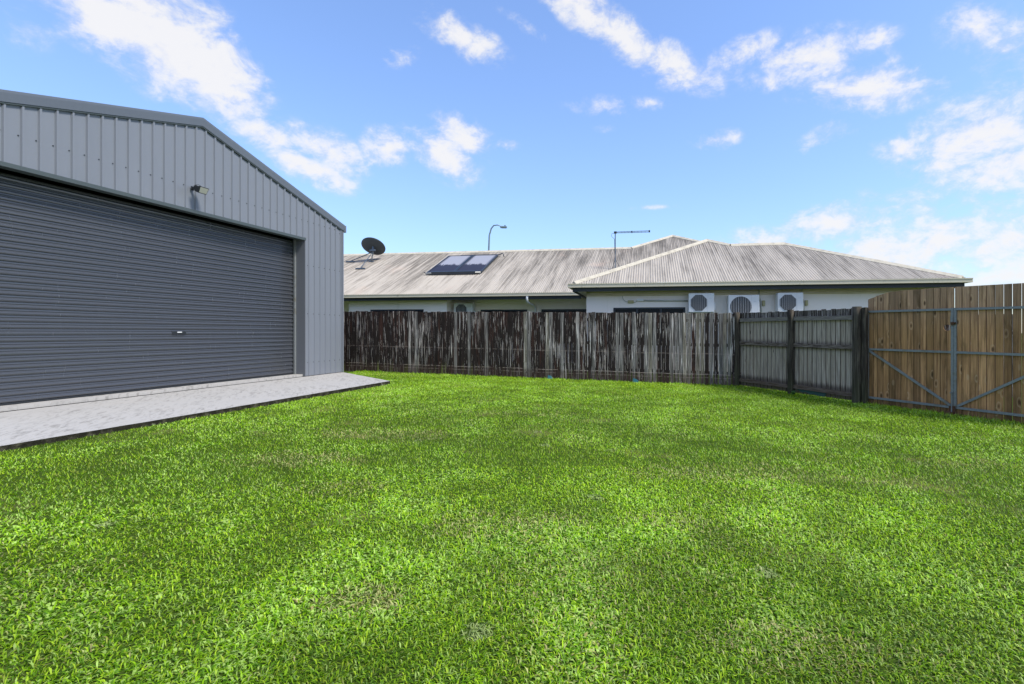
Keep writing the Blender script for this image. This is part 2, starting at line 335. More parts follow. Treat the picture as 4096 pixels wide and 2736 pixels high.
# ------------------------------------------------------------------ mesh helpers
class MB:
    def __init__(s): s.v = []; s.f = []; s.mi = []
    def add(s, vs, fs, mi=0):
        o = len(s.v); s.v += [tuple(x) for x in vs]; s.f += [tuple(i+o for i in f) for f in fs]; s.mi += [mi]*len(fs); return s
    def box(s, x0, x1, y0, y1, z0, z1, mi=0):
        return s.add([(x0,y0,z0),(x1,y0,z0),(x1,y1,z0),(x0,y1,z0),(x0,y0,z1),(x1,y0,z1),(x1,y1,z1),(x0,y1,z1)],
                     [(0,3,2,1),(4,5,6,7),(0,1,5,4),(1,2,6,5),(2,3,7,6),(3,0,4,7)], mi)
    def cbox(s, x0, x1, y0, y1, z0, z1, c=.004, mi=0):
        """box with chamfered edges"""
        vs = []; idx = {}
        X, Y, Z = (x0, x1), (y0, y1), (z0, z1); sg = (1, -1)
        for i in (0,1):
            for j in (0,1):
                for k in (0,1):
                    for a in range(3):
                        q = [X[i]+sg[i]*c, Y[j]+sg[j]*c, Z[k]+sg[k]*c]; q[a] = (X[i], Y[j], Z[k])[a]
                        idx[(i,j,k,a)] = len(vs); vs.append(q)
        fs = []
        for a in range(3):
            b, d = (a+1) % 3, (a+2) % 3
            for e in (0,1):
                t = []
                for (p, q) in ((0,0),(1,0),(1,1),(0,1)):
                    ijk = [0,0,0]; ijk[a] = e; ijk[b] = p; ijk[d] = q; t.append(idx[(*ijk, a)])
                fs.append(tuple(t) if e else tuple(reversed(t)))
        for a in range(3):
            b, d = (a+1) % 3, (a+2) % 3
            for p in (0,1):
                for q in (0,1):
                    t = []
                    for e in (0,1):
                        ijk = [0,0,0]; ijk[a] = e; ijk[b] = p; ijk[d] = q
                        t.append((idx[(*ijk, b)], idx[(*ijk, d)]))
                    qd = (t[0][0], t[1][0], t[1][1], t[0][1])
                    fs.append(qd if (p ^ q) else tuple(reversed(qd)))
        for i in (0,1):
            for j in (0,1):
                for k in (0,1):
                    t = (idx[(i,j,k,0)], idx[(i,j,k,1)], idx[(i,j,k,2)])
                    fs.append(t if (i+j+k) % 2 else tuple(reversed(t)))
        return s.add(vs, fs, mi)
    def tube(s, pts, r, seg=8, mi=0, cap=True):
        pts = [Vector(p) for p in pts]; rr = r if isinstance(r, (list, tuple)) else [r]*len(pts)
        vs = []; n = len(pts); up = None
        for i, p in enumerate(pts):
            t = ((pts[min(i+1, n-1)]-pts[max(i-1, 0)])).normalized()
            if up is None: up = t.orthogonal().normalized()
            up = (up - t*up.dot(t)).normalized(); sd = t.cross(up)
            for k in range(seg):
                a = 2*math.pi*k/seg; vs.append(p + (up*math.cos(a)+sd*math.sin(a))*rr[i])
        fs = [(i*seg+k, i*seg+(k+1) % seg, (i+1)*seg+(k+1) % seg, (i+1)*seg+k) for i in range(n-1) for k in range(seg)]
        if cap: fs += [tuple(reversed(range(seg))), tuple((n-1)*seg+k for k in range(seg))]
        return s.add(vs, fs, mi)
    def bar(s, p, q, wd, hg, up=(0,0,1), mi=0):
        """rectangular bar from p to q; wd across, hg along up"""
        p, q, up = Vector(p), Vector(q), Vector(up); t = (q-p).normalized(); sd = t.cross(up).normalized(); u2 = sd.cross(t)
        vs = [b + sd*a*wd/2 + u2*c*hg/2 for b in (p, q) for a, c in ((-1,-1),(1,-1),(1,1),(-1,1))]
        return s.add(vs, [(3,2,1,0),(4,5,6,7),(0,1,5,4),(1,2,6,5),(2,3,7,6),(3,0,4,7)], mi)
    def prism(s, poly, y0, y1, mi=0):
        """polygon in x,z extruded from y0 to y1 (poly anticlockwise seen from -y)"""
        n = len(poly); vs = [(x, y0, z) for x, z in poly]+[(x, y1, z) for x, z in poly]
        return s.add(vs, [tuple(range(n)), tuple(reversed(range(n, 2*n)))]+[(i, n+i, n+(i+1) % n, (i+1) % n) for i in range(n)], mi)
    def mesh(s, name, mats, smooth=False):
        me = bpy.data.meshes.new(name); me.from_pydata([tuple(v) for v in s.v], [], s.f)
        for m in (mats if isinstance(mats, (list, tuple)) else [mats]): me.materials.append(MATS[m])
        if any(s.mi): me.polygons.foreach_set('material_index', s.mi)
        if smooth: me.polygons.foreach_set('use_smooth', [True]*len(me.polygons))
        me.validate(); me.update(); return me
    def build(s, name, mats, parent=None, smooth=False):
        return link(name, s.mesh(name, mats, smooth), parent)

def link(name, me, parent=None, loc=None, rz=0, scale=None):
    o = bpy.data.objects.new(name, me); COL.objects.link(o)
    if parent is not None: o.parent = parent
    if loc is not None: o.location = loc
    if rz: o.rotation_euler = (0, 0, rz)
    if scale is not None: o.scale = scale
    return o
def tag(o, label=None, cat=None, group=None, kind=None):
    for k, v in (('label', label), ('category', cat), ('group', group), ('kind', kind)):
        if v: o[k] = v
    return o
def thing(name, label, cat, loc=(0,0,0), rz=0, group=None):
    return tag(link(name, None, None, loc, rz), label, cat, group)
def gz(x): return -.015*max(-9.0, min(11.0, x))      # the lawn falls gently to the right

# ------------------------------------------------------------------ ground
xs = [-900, -200, -60, -20, -9] + [-9+i*.5 for i in range(1, 41)] + [20, 60, 200, 900]
ys = [-400, -100, -20, 0, 5, 10, 15, 20, 40, 100, 300, 1500]
g = MB(); g.add([(x, y, gz(x)) for y in ys for x in xs], [(j*len(xs)+i, j*len(xs)+i+1, (j+1)*len(xs)+i+1, (j+1)*len(xs)+i) for j in range(len(ys)-1) for i in range(len(xs)-1)])
tag(g.build('ground', 'soil'), 'soil and thatch under the green back yard lawn', 'ground', kind='structure')

# ------------------------------------------------------------------ shed frame: local x along the front towards the camera, local y outwards
SH = (-6.43, 13.84); SH_ROT = R(-101.86)
sd_ = (-.2055, -.9787); no_ = (.9787, -.2055)
def shed_pt(s, o): return (SH[0]+sd_[0]*s+no_[0]*o, SH[1]+sd_[1]*s+no_[1]*o)

# apron slab in front of the shed with its slanted end
A = [(-.02, -.012), (1.98, 2.70), (14.2, 2.70), (14.2, -.012)]
ap = MB(); top = .14
nseg = 46
edge = []
for i in range(nseg+1):                                    # slightly ragged outer edge
    t = i/nseg; s_ = 1.98+t*12.22
    edge.append((s_, 2.70+random.uniform(-.006, .006)))
edge2 = []
for i in range(1, 12):
    t = i/12; edge2.append((-.02+t*2.0+random.uniform(-.005, .005), -.012+t*2.712+random.uniform(-.005, .005)))
loop = [(-.02, -.012)]+edge2+edge+[(14.2, -.012)]
W = [shed_pt(*q) for q in loop]; n_ = len(W)
vs = [(x, y, top) for x, y in W]+[(x+random.uniform(-.012, .0)*.6, y, top-.035-random.uniform(0, .01)) for x, y in W]+[(x, y, -.12) for x, y in W]
ap.add(vs, [tuple(reversed(range(n_)))], 0)
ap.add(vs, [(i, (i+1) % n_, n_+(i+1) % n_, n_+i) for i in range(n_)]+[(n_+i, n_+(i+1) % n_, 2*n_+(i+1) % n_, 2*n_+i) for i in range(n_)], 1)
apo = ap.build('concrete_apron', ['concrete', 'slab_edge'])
bmx = bmesh.new(); bmx.from_mesh(apo.data); bmesh.ops.recalc_face_normals(bmx, faces=bmx.faces); bmx.to_mesh(apo.data); bmx.free()
tag(apo, 'pale concrete apron with a dark stained edge in front of the roller door', 'pavement', kind='structure')

# ------------------------------------------------------------------ shed
EAVE, APEX, HALF, LEN = 4.21, 5.42, 4.183, 11.0
WID = 2*HALF; D0, D1, DTOP = 1.456, 7.55, 3.59; FLOOR = .20
def roofline(s): return EAVE+(APEX-EAVE)*(1-abs(s-HALF)/HALF)
shed = thing('shed', 'grey ribbed steel gable shed with a wide dark roller door', 'shed', (*SH, 0), SH_ROT)
m = MB(); m.box(.02, WID-.02, -LEN, -.035, -.1, FLOOR); m.build('floor_slab', 'concrete', shed)
m = MB(); m.box(D0+.002, D1-.002, -.034, -.008, .05, .146); m.build('joint_strip', 'dark_void', shed)
def cladding(s0, s1, zb, name='cladding_sheet'):
    prof = []; pitch = .2; k = math.floor(s0/pitch)-1
    pts = [(s0, 0.0)]
    while k*pitch < s1+pitch:
        c = k*pitch+.09
        for ds, o in ((-.024, 0), (-.012, .026), (.012, .026), (.024, 0)):
            if s0 < c+ds < s1: pts.append((c+ds, o))
        for ds in (-.014+.1, .014+.1):                      # faint stiffener in the pan
            if s0 < c+ds < s1: pts.append((c+ds, .0))
        k += 1
    pts.append((s1, 0.0))
    if s0 < HALF < s1: pts.append((HALF, .0 if not pts else 0.0))
    pts = sorted(set(pts)); vs = []; fs = []
    for s_, o in pts: vs += [(s_, o, zb), (s_, o, roofline(s_)-.055)]
    for i in range(len(pts)-1): fs.append((2*i, 2*i+1, 2*i+3, 2*i+2))
    m = MB(); m.add(vs, fs); return m.build(name, 'cladding_steel', shed)
cladding(.035, .77, .155); cladding(.77, D0, .155)
e = D0
while e < D1-.01:
    e2 = min(e+.8, D1); cladding(e, e2, DTOP); e = e2
cladding(D1, WID-.035, .155)
# screws in the pans
sc = MB()
def screw(s, z, o=.0):
    sc.tube([(s, o, z), (s, o+.010, z)], .0085, 6)
for k in range(0, 42):
    s_ = k*.2+.09+.045
    if s_ < WID-.05:
        screw(s_, 4.02 if .2 < s_ < WID-.2 else 3.95)
        if s_ < D0 or s_ > D1:
            for z in (.49, 1.71, 2.92): screw(s_, z)
tag(sc.build('screws', 'screw_grey', shed), kind='stuff')
# side and rear walls, roof sheets
m = MB(); m.box(.0, .03, -LEN, -.04, .1, EAVE-.1); m.build('side_wall', 'cladding_steel', shed)
m = MB(); m.box(WID-.03, WID, -LEN, -.04, .1, EAVE-.1); m.build('side_wall', 'cladding_steel', shed)
m = MB(); m.prism([(0, .1), (WID, .1), (WID, EAVE-.1), (HALF, APEX-.1), (0, EAVE-.1)], -LEN-.03, -LEN); m.build('rear_wall', 'cladding_steel', shed)
for sgn in (-1, 1):
    a_, b_ = (HALF, HALF+sgn*(HALF+.06))
    za, zb = APEX-.03, APEX-.03-(APEX-EAVE)*(HALF+.06)/HALF
    m = MB(); vs = []; ncr = int(LEN/.2)
    y = -LEN
    prof = []
    for i in range(ncr):
        c = -LEN+.1+i*.2
        prof += [(c-.03, 0), (c-.015, .025), (c+.015, .025), (c+.03, 0)]
    prof = [(-LEN-.05, 0)]+prof+[(-.02, 0)]
    for y_, o in prof: vs += [(a_, y_, za+o), (b_, y_, zb+o)]
    m.add(vs, [(2*i, 2*i+1, 2*i+3, 2*i+2) if sgn > 0 else (2*i+2, 2*i+3, 2*i+1, 2*i) for i in range(len(prof)-1)])
    m.build('roof_sheet', 'trim_steel', shed)
# barge capping, one length each side of the apex, folded lip below
for sgn in (-1, 1):
    def P(t, o, dzz): return (HALF+sgn*t*(HALF+.02), o, APEX-(APEX-EAVE)*t*(HALF+.02)/HALF+dzz)
    m = MB()
    ring = [(-.16, .022), (-.16, .044), (-.035, .060), (0, .060), (.006, .04), (0, -.12), (-.02, -.12), (-.02, .022)]
    vs = [P(t, o, z) for t in (0, 1) for z, o in ring]; k = len(ring)
    fs = [(i, (i+1) % k, k+(i+1) % k, k+i) for i in range(k)]+[tuple(reversed(range(k))), tuple(range(k, 2*k))]
    m.add(vs, fs if sgn > 0 else [tuple(reversed(f)) for f in fs]); m.build('barge_capping', 'trim_steel', shed)
    m = MB(); ring = [(-.185, .010), (-.185, .034), (-.163, .036), (-.163, .010)]
    vs = [P(t, o, z) for t in (0, 1) for z, o in ring]; k = 4
    fs = [(i, (i+1) % k, k+(i+1) % k, k+i) for i in range(k)]+[tuple(reversed(range(k))), tuple(range(k, 2*k))]
    m.add(vs, fs if sgn > 0 else [tuple(reversed(f)) for f in fs]); m.build('barge_lip', 'dark_trim', shed)
m = MB(); m.cbox(-.075, .0, -.10, .064, EAVE-.20, EAVE-.01, .006); m.build('barge_end', 'trim_steel', shed)
m = MB(); m.box(-.12, -.01, -LEN, -.105, EAVE-.16, EAVE-.04); m.build('gutter', 'trim_steel', shed)
# corner flashings
m = MB(); m.box(-.006, .045, -.035, .030, .15, EAVE-.17); m.build('corner_flashing', 'cladding_steel', shed)
m = MB(); m.box(WID-.045, WID+.006, -.035, .030, .15, EAVE-.17); m.build('corner_flashing', 'cladding_steel', shed)
# door opening: jambs, header soffit, near-black sheet and drum that paint the shade behind the header
for s0, s1 in ((D0-.02, D0), (D1, D1+.02)):
    m = MB(); m.box(s0, s1, -.27, .030, .15, DTOP+.01); m.build('jamb_flashing', 'jamb_steel', shed)
m = MB(); m.box(D0-.03, D1+.03, -.13, .036, DTOP-.062, DTOP); m.build('header_flashing', 'dark_trim', shed)
m = MB(); m.box(D0, D1, -1.1, -1.06, DTOP-.4, 4.1); m.build('void_backing', 'dark_void', shed)  # added near-black sheet, keeps the space above the curtain dark
drum = MB(); drum.tube([(D0+.03, -.66, 3.66), (D1-.03, -.66, 3.66)], .22, 28); drum.build('drum', 'dark_void', shed, True)
for s0, s1 in ((D0, D0+.045), (D1-.045, D1)):
    m = MB(); m.box(s0, s1, -.262, -.225, FLOOR, DTOP-.03); m.build('door_guide', 'galvanised', shed)
door = MB(); door.box(D0+.02, D1-.02, -.315, -.275, FLOOR+.005, FLOOR+.03); door = door.build('roller_door', 'black_plastic', shed)
PIT = .0965
prof = [(0, 0), (.004, .001), (.009, .014), (.016, .0185), (.032, .0195), (.042, .017), (.054, .004), (.060, .0), (.066, .0), (.069, .005), (.075, .006), (.083, .0015), (PIT, 0)]
m = MB(); vs = []
for z, o in prof: vs += [(D0+.04, o, z), (D1-.04, o, z)]
m.add(vs, [(2*i+1, 2*i, 2*i+2, 2*i+3) for i in range(len(prof)-1)])
slat_me = m.mesh('slat', 'door_steel')
for i in range(34): link('slat', slat_me, door, (0, -.292, FLOOR+.03+i*PIT))
m = MB(); m.cbox(4.25, 4.53, -.282, -.262, 1.205, 1.265, .008); m.build('door_handle', 'black_plastic', door)
m = MB(); m.box(4.345, 4.435, -.2615, -.259, 1.238, 1.254); m.build('handle_label', 'white_plastic', door)

# flood light on the gable
fl = thing('flood_light', 'small black flood light with pale glass fixed on the shed gable', 'light', (*shed_pt(4.385, .026), 3.99), SH_ROT); fl.scale = (.82, .82, .82)
m = MB(); m.cbox(-.035, .035, 0, .012, -.05, .05, .003); m.build('wall_plate', 'black_plastic', fl)
m = MB(); m.bar((0, .012, .0), (-.02, .17, .0), .05, .055); m.build('arm', 'black_plastic', fl)
hd = MB()
hd.add([(.10, .155, .03), (-.13, .155, .03), (-.13, .335, .005), (.10, .335, .005),
        (.085, .165, -.09), (-.115, .165, -.09), (-.115, .265, -.135), (.085, .265, -.135)],
       [(0,1,2,3), (7,6,5,4), (0,3,7,4), (1,0,4,5), (2,1,5,6), (3,2,6,7)])
hdo = hd.build('housing', 'black_plastic', fl)
pn = MB(); a_ = [Vector(v) for v in ((.098,.333,.0), (-.128,.333,.0), (-.115,.268,-.13), (.085,.268,-.13))]
cen = sum(a_, Vector())/4; nrm = (a_[1]-a_[0]).cross(a_[2]-a_[0]).normalized()
if nrm.y < 0: nrm = -nrm
a_ = [cen+(v-cen)*.86 for v in a_]
pn.add([v+nrm*.010 for v in a_]+[v-nrm*.01 for v in a_], [(0,1,2,3), (3,2,1,0), (0,4,5,1), (1,5,6,2), (2,6,7,3), (3,7,4,0)][0:1]+[(0,4,5,1), (1,5,6,2), (2,6,7,3), (3,7,4,0)])
pn.build('lamp_glass', 'lamp_glass', hdo)
m = MB(); m.tube([(.0, .10, .028), (.0, .10, .07), (.0, .10, .085)], [.018, .022, .010], 8); m.build('light_sensor', 'black_plastic', fl)
m = MB(); m.tube([(0, .105, .075), (-.03, .15, .085), (-.05, .185, .055), (-.05, .19, .028)], .006, 6); m.build('cable', 'black_plastic', fl)

# ------------------------------------------------------------------ house
HO = (-.102, 15.6); H_ROT = R(-8.5); E = 2.75; K = .45
hc, hs = math.cos(R(8.5)), math.sin(R(8.5))
def house_pt(u, v): return (HO[0]+hc*u+hs*v, HO[1]-hs*u+hc*v)
house = thing('house', 'low cream rendered house with a stained corrugated hip roof behind the fence', 'house', (*HO, 0), H_ROT)
roof = MB(); roof.box(.6, 10.4, .7, 7.0, E-.14, E-.12); roof = roof.build('roof', 'dark_fascia', house)   # ceiling deck that carries the roof planes
def roof_plane(org, along, upd, L, topf, botf=lambda p: 0.0, p0=0.0, pitch=.076, amp=.0125, z0=E):
    seg = 6; nn = int((L-p0)/pitch*seg); pts = [p0+(L-p0)*i/nn for i in range(nn+1)]; vs = []; fs = []; idx = []
    for p in pts:
        b, t = botf(p), topf(p)
        if t-b < .01: idx.append(None); continue
        o = amp*math.sin(2*math.pi*p/pitch)+amp
        x0, y0 = p, b; idx.append(len(vs))
        for q in (b, t): vs.append((p, q, K*q+o))
    for i in range(nn):
        a, b = idx[i], idx[i+1]
        if a is None or b is None: continue
        fs.append((a, b, b+1, a+1))
    m = MB(); m.add(vs, fs); me = m.mesh('roof_slope', 'roof_iron', True)
    o = link('roof_slope', me, roof, (org[0], org[1], z0), math.atan2(along[1], along[0]))
    return o
roof_plane((0, .0), (1, 0), None, 11.14, lambda u: u if u < 4.61 else (9.22-u if u < 5.38 else min(3.84, 11.14-u)))
roof_plane((11.14, 0), (0, 1), None, 7.68, lambda v: min(v, 7.68-v))
roof_plane((11.14, 7.68), (-1, 0), None, 6.45, lambda p: min(p, 3.84))
roof_plane((0, 12.5), (0, -1), None, 12.5, lambda p: min(12.5-p, 4.61), lambda p: 0.0)
roof_plane((9.22, 4.6), (0, 1), None, 8.0, lambda p: 4.61)
LV = 3.217
roof_plane((-20, LV), (1, 0), None, 31.36, lambda p: (min(p, 5.7) if p < 21.5 else (5.7+(p-21.5) if p < 23.58 else 7.78-(p-23.58))), lambda p: max(0, min(p-20, 29.22-p)-.25))
roof_plane((-20, LV+11.4), (0, -1), None, 11.4, lambda p: min(p, 11.4-p))
roof_plane((11.36, LV+.5), (0, 1), None, 16.0, lambda p: min(7.78, p+.5), lambda p: 1.5)
roof_plane((0, LV+11.4), (-1, 0), None, 20.0, lambda p: min(20-p, 5.7))
roof_plane((-4.2, LV+20), (0, -1), None, 13.5, lambda p: min(7.78, 20-p), lambda p: 4.6)
def cap(p, q, wdt=.15):
    p = Vector((p[0], p[1], E+p[2])); q = Vector((q[0], q[1], E+q[2])); t = (q-p).normalized(); sd = t.cross(Vector((0,0,1))).normalized()
    flat = abs(t.z) < .02; dr = .45 if flat else .30
    ring = [(-wdt, -wdt*dr+.012), (-.05, .034), (-.022, .052), (.022, .052), (.05, .034), (wdt, -wdt*dr+.012), (wdt, -wdt*dr-.004), (0, .015), (-wdt, -wdt*dr-.004)]
    m = MB(); k = len(ring); vs = [b+sd*a+Vector((0,0,c)) for b in (p, q) for a, c in ring]
    m.add(vs, [(i, (i+1) % k, k+(i+1) % k, k+i) for i in range(k)]+[tuple(reversed(range(k))), tuple(range(k, 2*k))]); return m.build('ridge_capping', 'ridge_metal', roof)
h = lambda q: K*q+.012
cap((.05, .05, h(.05)), (4.61, 4.61, h(4.61))); cap((4.61, 4.61, h(4.61)), (5.38, 3.84, h(3.84)))
cap((5.38, 3.84, h(3.84)), (7.30, 3.84, h(3.84))); cap((7.30, 3.84, h(3.84)), (11.09, .05, h(.05)))
cap((11.09, 7.63, h(.05)), (7.30, 3.84, h(3.84))); cap((4.61, 4.61, h(4.61)), (4.61, 11.4, h(4.61)))
cap((-14.3, LV+5.7, h(5.7)), (1.5, LV+5.7, h(5.7))); cap((1.5, LV+5.7, h(5.7)), (3.58, LV+7.78, h(7.78)))
cap((3.58, LV+7.78, h(7.78)), (7.6, LV+3.76, h(3.76))); cap((3.58, LV+7.78, h(7.78)), (3.58, LV+16, h(7.78)))
cap((-20, LV, h(0)), (-14.3, LV+5.7, h(5.7)))
# gutters, fascias and soffits
def eave(a, b, side):
    """gutter along the eave from a to b (u,v); side = outward direction"""
    a, b = Vector((*a, 0)), Vector((*b, 0)); t = (b-a).normalized(); o = Vector((*side, 0))
    def bx(name, mat, o0, o1, z0, z1, ext0, ext1):
        p, q = a-t*ext0, b+t*ext1; m = MB()
        vs = [c+o*w_+Vector((0,0,z)) for c in (p, q) for w_, z in ((o0, z0), (o1, z0), (o1, z1), (o0, z1))]
        m.add(vs, [(3,2,1,0), (4,5,6,7), (0,1,5,4), (1,2,6,5), (2,3,7,6), (3,0,4,7)])
        ob = m.build(name, mat, house); bm = bmesh.new(); bm.from_mesh(ob.data); bmesh.ops.recalc_face_normals(bm, faces=bm.faces); bm.to_mesh(ob.data); bm.free()
    return bx
for a, b, sd, x0, x1 in (((0, 0), (11.14, 0), (0, -1), .11, .11), ((0, .003), (0, 3.5), (-1, 0), 0, 0), ((11.14, .003), (11.14, 7.68), (1, 0), 0, .1), ((-20, LV), (-.115, LV), (0, -1), .1, 0)):
    f = eave(a, b, sd)
    f('gutter', 'gutter_paint', -.01, .105, E-.118, E-.002, x0, x1)
    f('gutter_lip', 'gutter_paint', .105, .118, E-.024, E+.002, x0, x1)
    f('fascia', 'dark_fascia', -.055, -.02, E-.235, E-.06, -.03, -.03)
    f('soffit', 'cream_trim', -.46 if sd[1] and a[0] > -1 else -.60, -.056, E-.178, E-.168, -.03, -.03)
m = MB(); m.box(-19.8, .4, LV+.6, LV+1.3, E-.178, E-.168); m.build('soffit', 'cream_trim', house)
# walls with window openings
def wall(u0, u1, v, th, z0, z1, wins, name='wall'):
    us = sorted({u0, u1} | {q for w_ in wins for q in w_[:2]}); zs = sorted({z0, z1} | {q for w_ in wins for q in w_[2:]})
    m = MB()
    for i in range(len(us)-1):
        cu = (us[i]+us[i+1])/2; wn = [w_ for w_ in wins if w_[0] < cu < w_[1]]
        if not wn: m.box(us[i], us[i+1], v, v+th, z0, z1)
        else: m.box(us[i], us[i+1], v, v+th, z0, wn[0][2]); m.box(us[i], us[i+1], v, v+th, wn[0][3], z1)
    return m.build(name, 'render_wall', house)
def window(u0, u1, v, z0, z1, nl):
    m = MB(); fw = .05
    m.box(u0+.004, u0+fw, v+.03, v+.10, z0+.004, z1-.004); m.box(u1-fw, u1-.004, v+.03, v+.10, z0+.004, z1-.004)
    m.box(u0+fw, u1-fw, v+.03, v+.10, z1-fw, z1-.004); m.box(u0+fw, u1-fw, v+.03, v+.10, z0+.004, z0+fw)
    for i in range(1, nl):
        c = u0+(u1-u0)*i/nl; m.box(c-.025, c+.025, v+.035, v+.095, z0+fw, z1-fw)
    f = m.build('window', 'window_frame', house)
    for i in range(nl):
        a = u0+fw+(u1-u0-2*fw)*i/nl; b = u0+fw+(u1-u0-2*fw)*(i+1)/nl
        m = MB(); m.box(a+.03, b-.03, v+.06, v+.066, z0+fw, z1-fw); m.build('pane', 'window_glass', f)
    m = MB(); m.box(u0, u1, v+.115, v+.12, z0, z1); m.build('blind', 'ac_dark', f)
Z1 = E-.175
RW = [(1.259, 3.509, .9, 2.03)]
wall(.40, 10.7, .50, .15, -.4, Z1, RW); window(1.259, 3.509, .50, .9, 2.03, 3)
LW = [(-8.967, -6.627, .9, 2.18)]; wall(-9.903, -5.649, LV+.45, .15, -.4, Z1, LW); window(-8.967, -6.627, LV+.45, .9, 2.18, 2)
LW2 = [(-4.494, -2.506, .9, 2.18), (-1.936, .20, .9, 2.18)]; wall(-5.649, .40, LV+1.183, .15, -.4, Z1, LW2)
window(-4.494, -2.506, LV+1.183, .9, 2.18, 2); window(-1.936, .20, LV+1.183, .9, 2.18, 2)
for (x0, x1, y0, y1) in ((.40, .55, .65, 4.4), (10.55, 10.7, .65, 7.2), (.55, 10.55, 7.05, 7.2), (-5.8, -5.65, LV+.6, LV+1.33), (-9.9, -9.75, LV+.6, LV+1.33),
                         (-19.5, -9.9, LV+1.183, LV+1.33), (-19.5, 2.0, LV+10.8, LV+10.95), (-19.5, -19.35, LV+1.33, LV+10.8)):
    m = MB(); m.box(x0, x1, y0, y1, -.4, Z1); m.build('wall', 'render_wall', house)
# trims under the eave of the front wing
for z0, z1, o in ((2.50, 2.572, .035), (2.395, 2.432, .028), (2.446, 2.478, .022)):
    m = MB(); m.box(.39, 10.71, .50-o, .499, z0, z1); m.build('wall_trim', 'cream_trim', house)
m = MB(); m.box(-9.905, -5.647, LV+.425, LV+.449, 2.50, 2.57); m.build('wall_trim', 'cream_trim', house)
# conduits and junction boxes
m = MB(); m.tube([(1.555, .485, 2.42), (1.56, .485, 2.33), (1.60, .485, 2.26), (1.66, .485, 2.22), (1.73, .485, 2.21)], .013, 8); m.build('conduit', 'conduit_grey', house, True)
m = MB(); m.cbox(1.72, 1.91, .44, .499, 2.165, 2.255, .006); m.build('junction_box', 'ochre_box', house)
m = MB(); m.tube([(1.91, .485, 2.19), (1.97, .485, 2.20), (2.02, .485, 2.25)], .011, 8); m.build('conduit', 'conduit_grey', house, True)
m = MB(); m.cbox(2.0, 2.215, .42, .499, 2.225, 2.30, .012); m.build('cable_cover', 'white_plastic', house)
m = MB(); m.tube([(2.21, .47, 2.245), (3.62, .47, 2.225)], .026, 10); m.build('conduit', 'conduit_grey', house, True)
for u0 in (5.70, 6.93):
    m = MB(); m.tube([(u0, .47, 2.56), (u0+.01, .47, 2.30), (u0+.06, .47, 2.16), (u0+.06, .47, 1.6)], .022, 8); m.build('pipe', 'conduit_grey', house, True)
    m = MB(); m.cbox(u0+.09, u0+.17, .43, .499, 2.05, 2.21, .006); m.build('isolator_switch', 'ochre_box', house)
# downpipe
m = MB(); m.tube([(-2.214, LV-.05, E-.11), (-2.214, LV-.05, 2.48), (-2.2, LV+.02, 2.40), (-2.17, LV+.95, 2.31), (-2.16, LV+1.10, 2.26), (-2.16, LV+1.12, 2.15), (-2.16, LV+1.12, 0)], .047, 12)
m.build('downpipe', 'white_plastic', house, True)

# air conditioners
def aircon(u, v, z, wd, hg, dp, label, round_guard, grp='air conditioning units on the house wall'):
    t = thing('air_conditioner', label, 'air conditioner', (*house_pt(u, v), z), H_ROT, grp)
    m = MB(); m.cbox(0, wd, 0, dp, 0, hg, .012); m.build('casing', 'ac_casing', t)
    cx, cz, rr = wd*.40, hg*.5, min(hg*.43, wd*.33)
    # guard recess, dark fan mouth and wire grille
    m = MB(); seg = 8 if not round_guard else 28
    pts = [(cx+rr*1.04*math.cos(2*math.pi*(i+.5)/seg), cz+rr*1.04*math.sin(2*math.pi*(i+.5)/seg)) for i in range(seg)]
    m.prism(list(pts), -.012, -.001); gr = m.build('fan_grille', 'ac_dark', t)
    mb = MB(); nb = 9
    for i in range(nb):
        x = cx-rr*.92+rr*1.84*i/(nb-1); hh = math.sqrt(max(0, rr*rr-(x-cx)**2)) if round_guard else min(rr*.97, rr*1.36-abs(x-cx))
        mb.box(x-.0035, x+.0035, -.022, -.013, cz-hh, cz+hh)
    mb.build('wires', 'ac_wire', gr)
    m = MB(); m.box(wd*.745, wd*.75, -.004, .0, .01, hg-.01); m.build('panel_joint', 'ac_wire', t)
    m = MB(); m.box(wd*.80, wd*.90, -.0035, -.001, hg*.72, hg*.735); m.build('badge', 'ac_wire', t)
    m = MB(); m.cbox(wd, wd+.05, dp*.45, dp*.9, hg*.12, hg*.5, .01); m.build('valve_cover', 'ac_casing', t)
    for a in (.12, .82):
        m = MB(); m.box(wd*a, wd*a+.03, .02, dp+.099, -.035, -.002); m.box(wd*a, wd*a+.03, dp+.06, dp+.099, -.3, -.035); m.build('bracket', 'galvanised', t)
aircon(3.575, .10, 1.852, .755, .578, .30, 'white air conditioner at the end of the long wall conduit above the fence', False)
aircon(4.74, .08, 1.66, .89, .70, .32, 'wide white air conditioner, middle of three, partly hidden behind the fence', True)
aircon(6.15, .10, 1.84, .72, .575, .30, 'white air conditioner nearest the tall brown gate on the cream house wall', False)
aircon(-5.49, LV+.78, 1.88, .805, .55, .30, 'white air conditioner alone in the shaded wall recess', False)

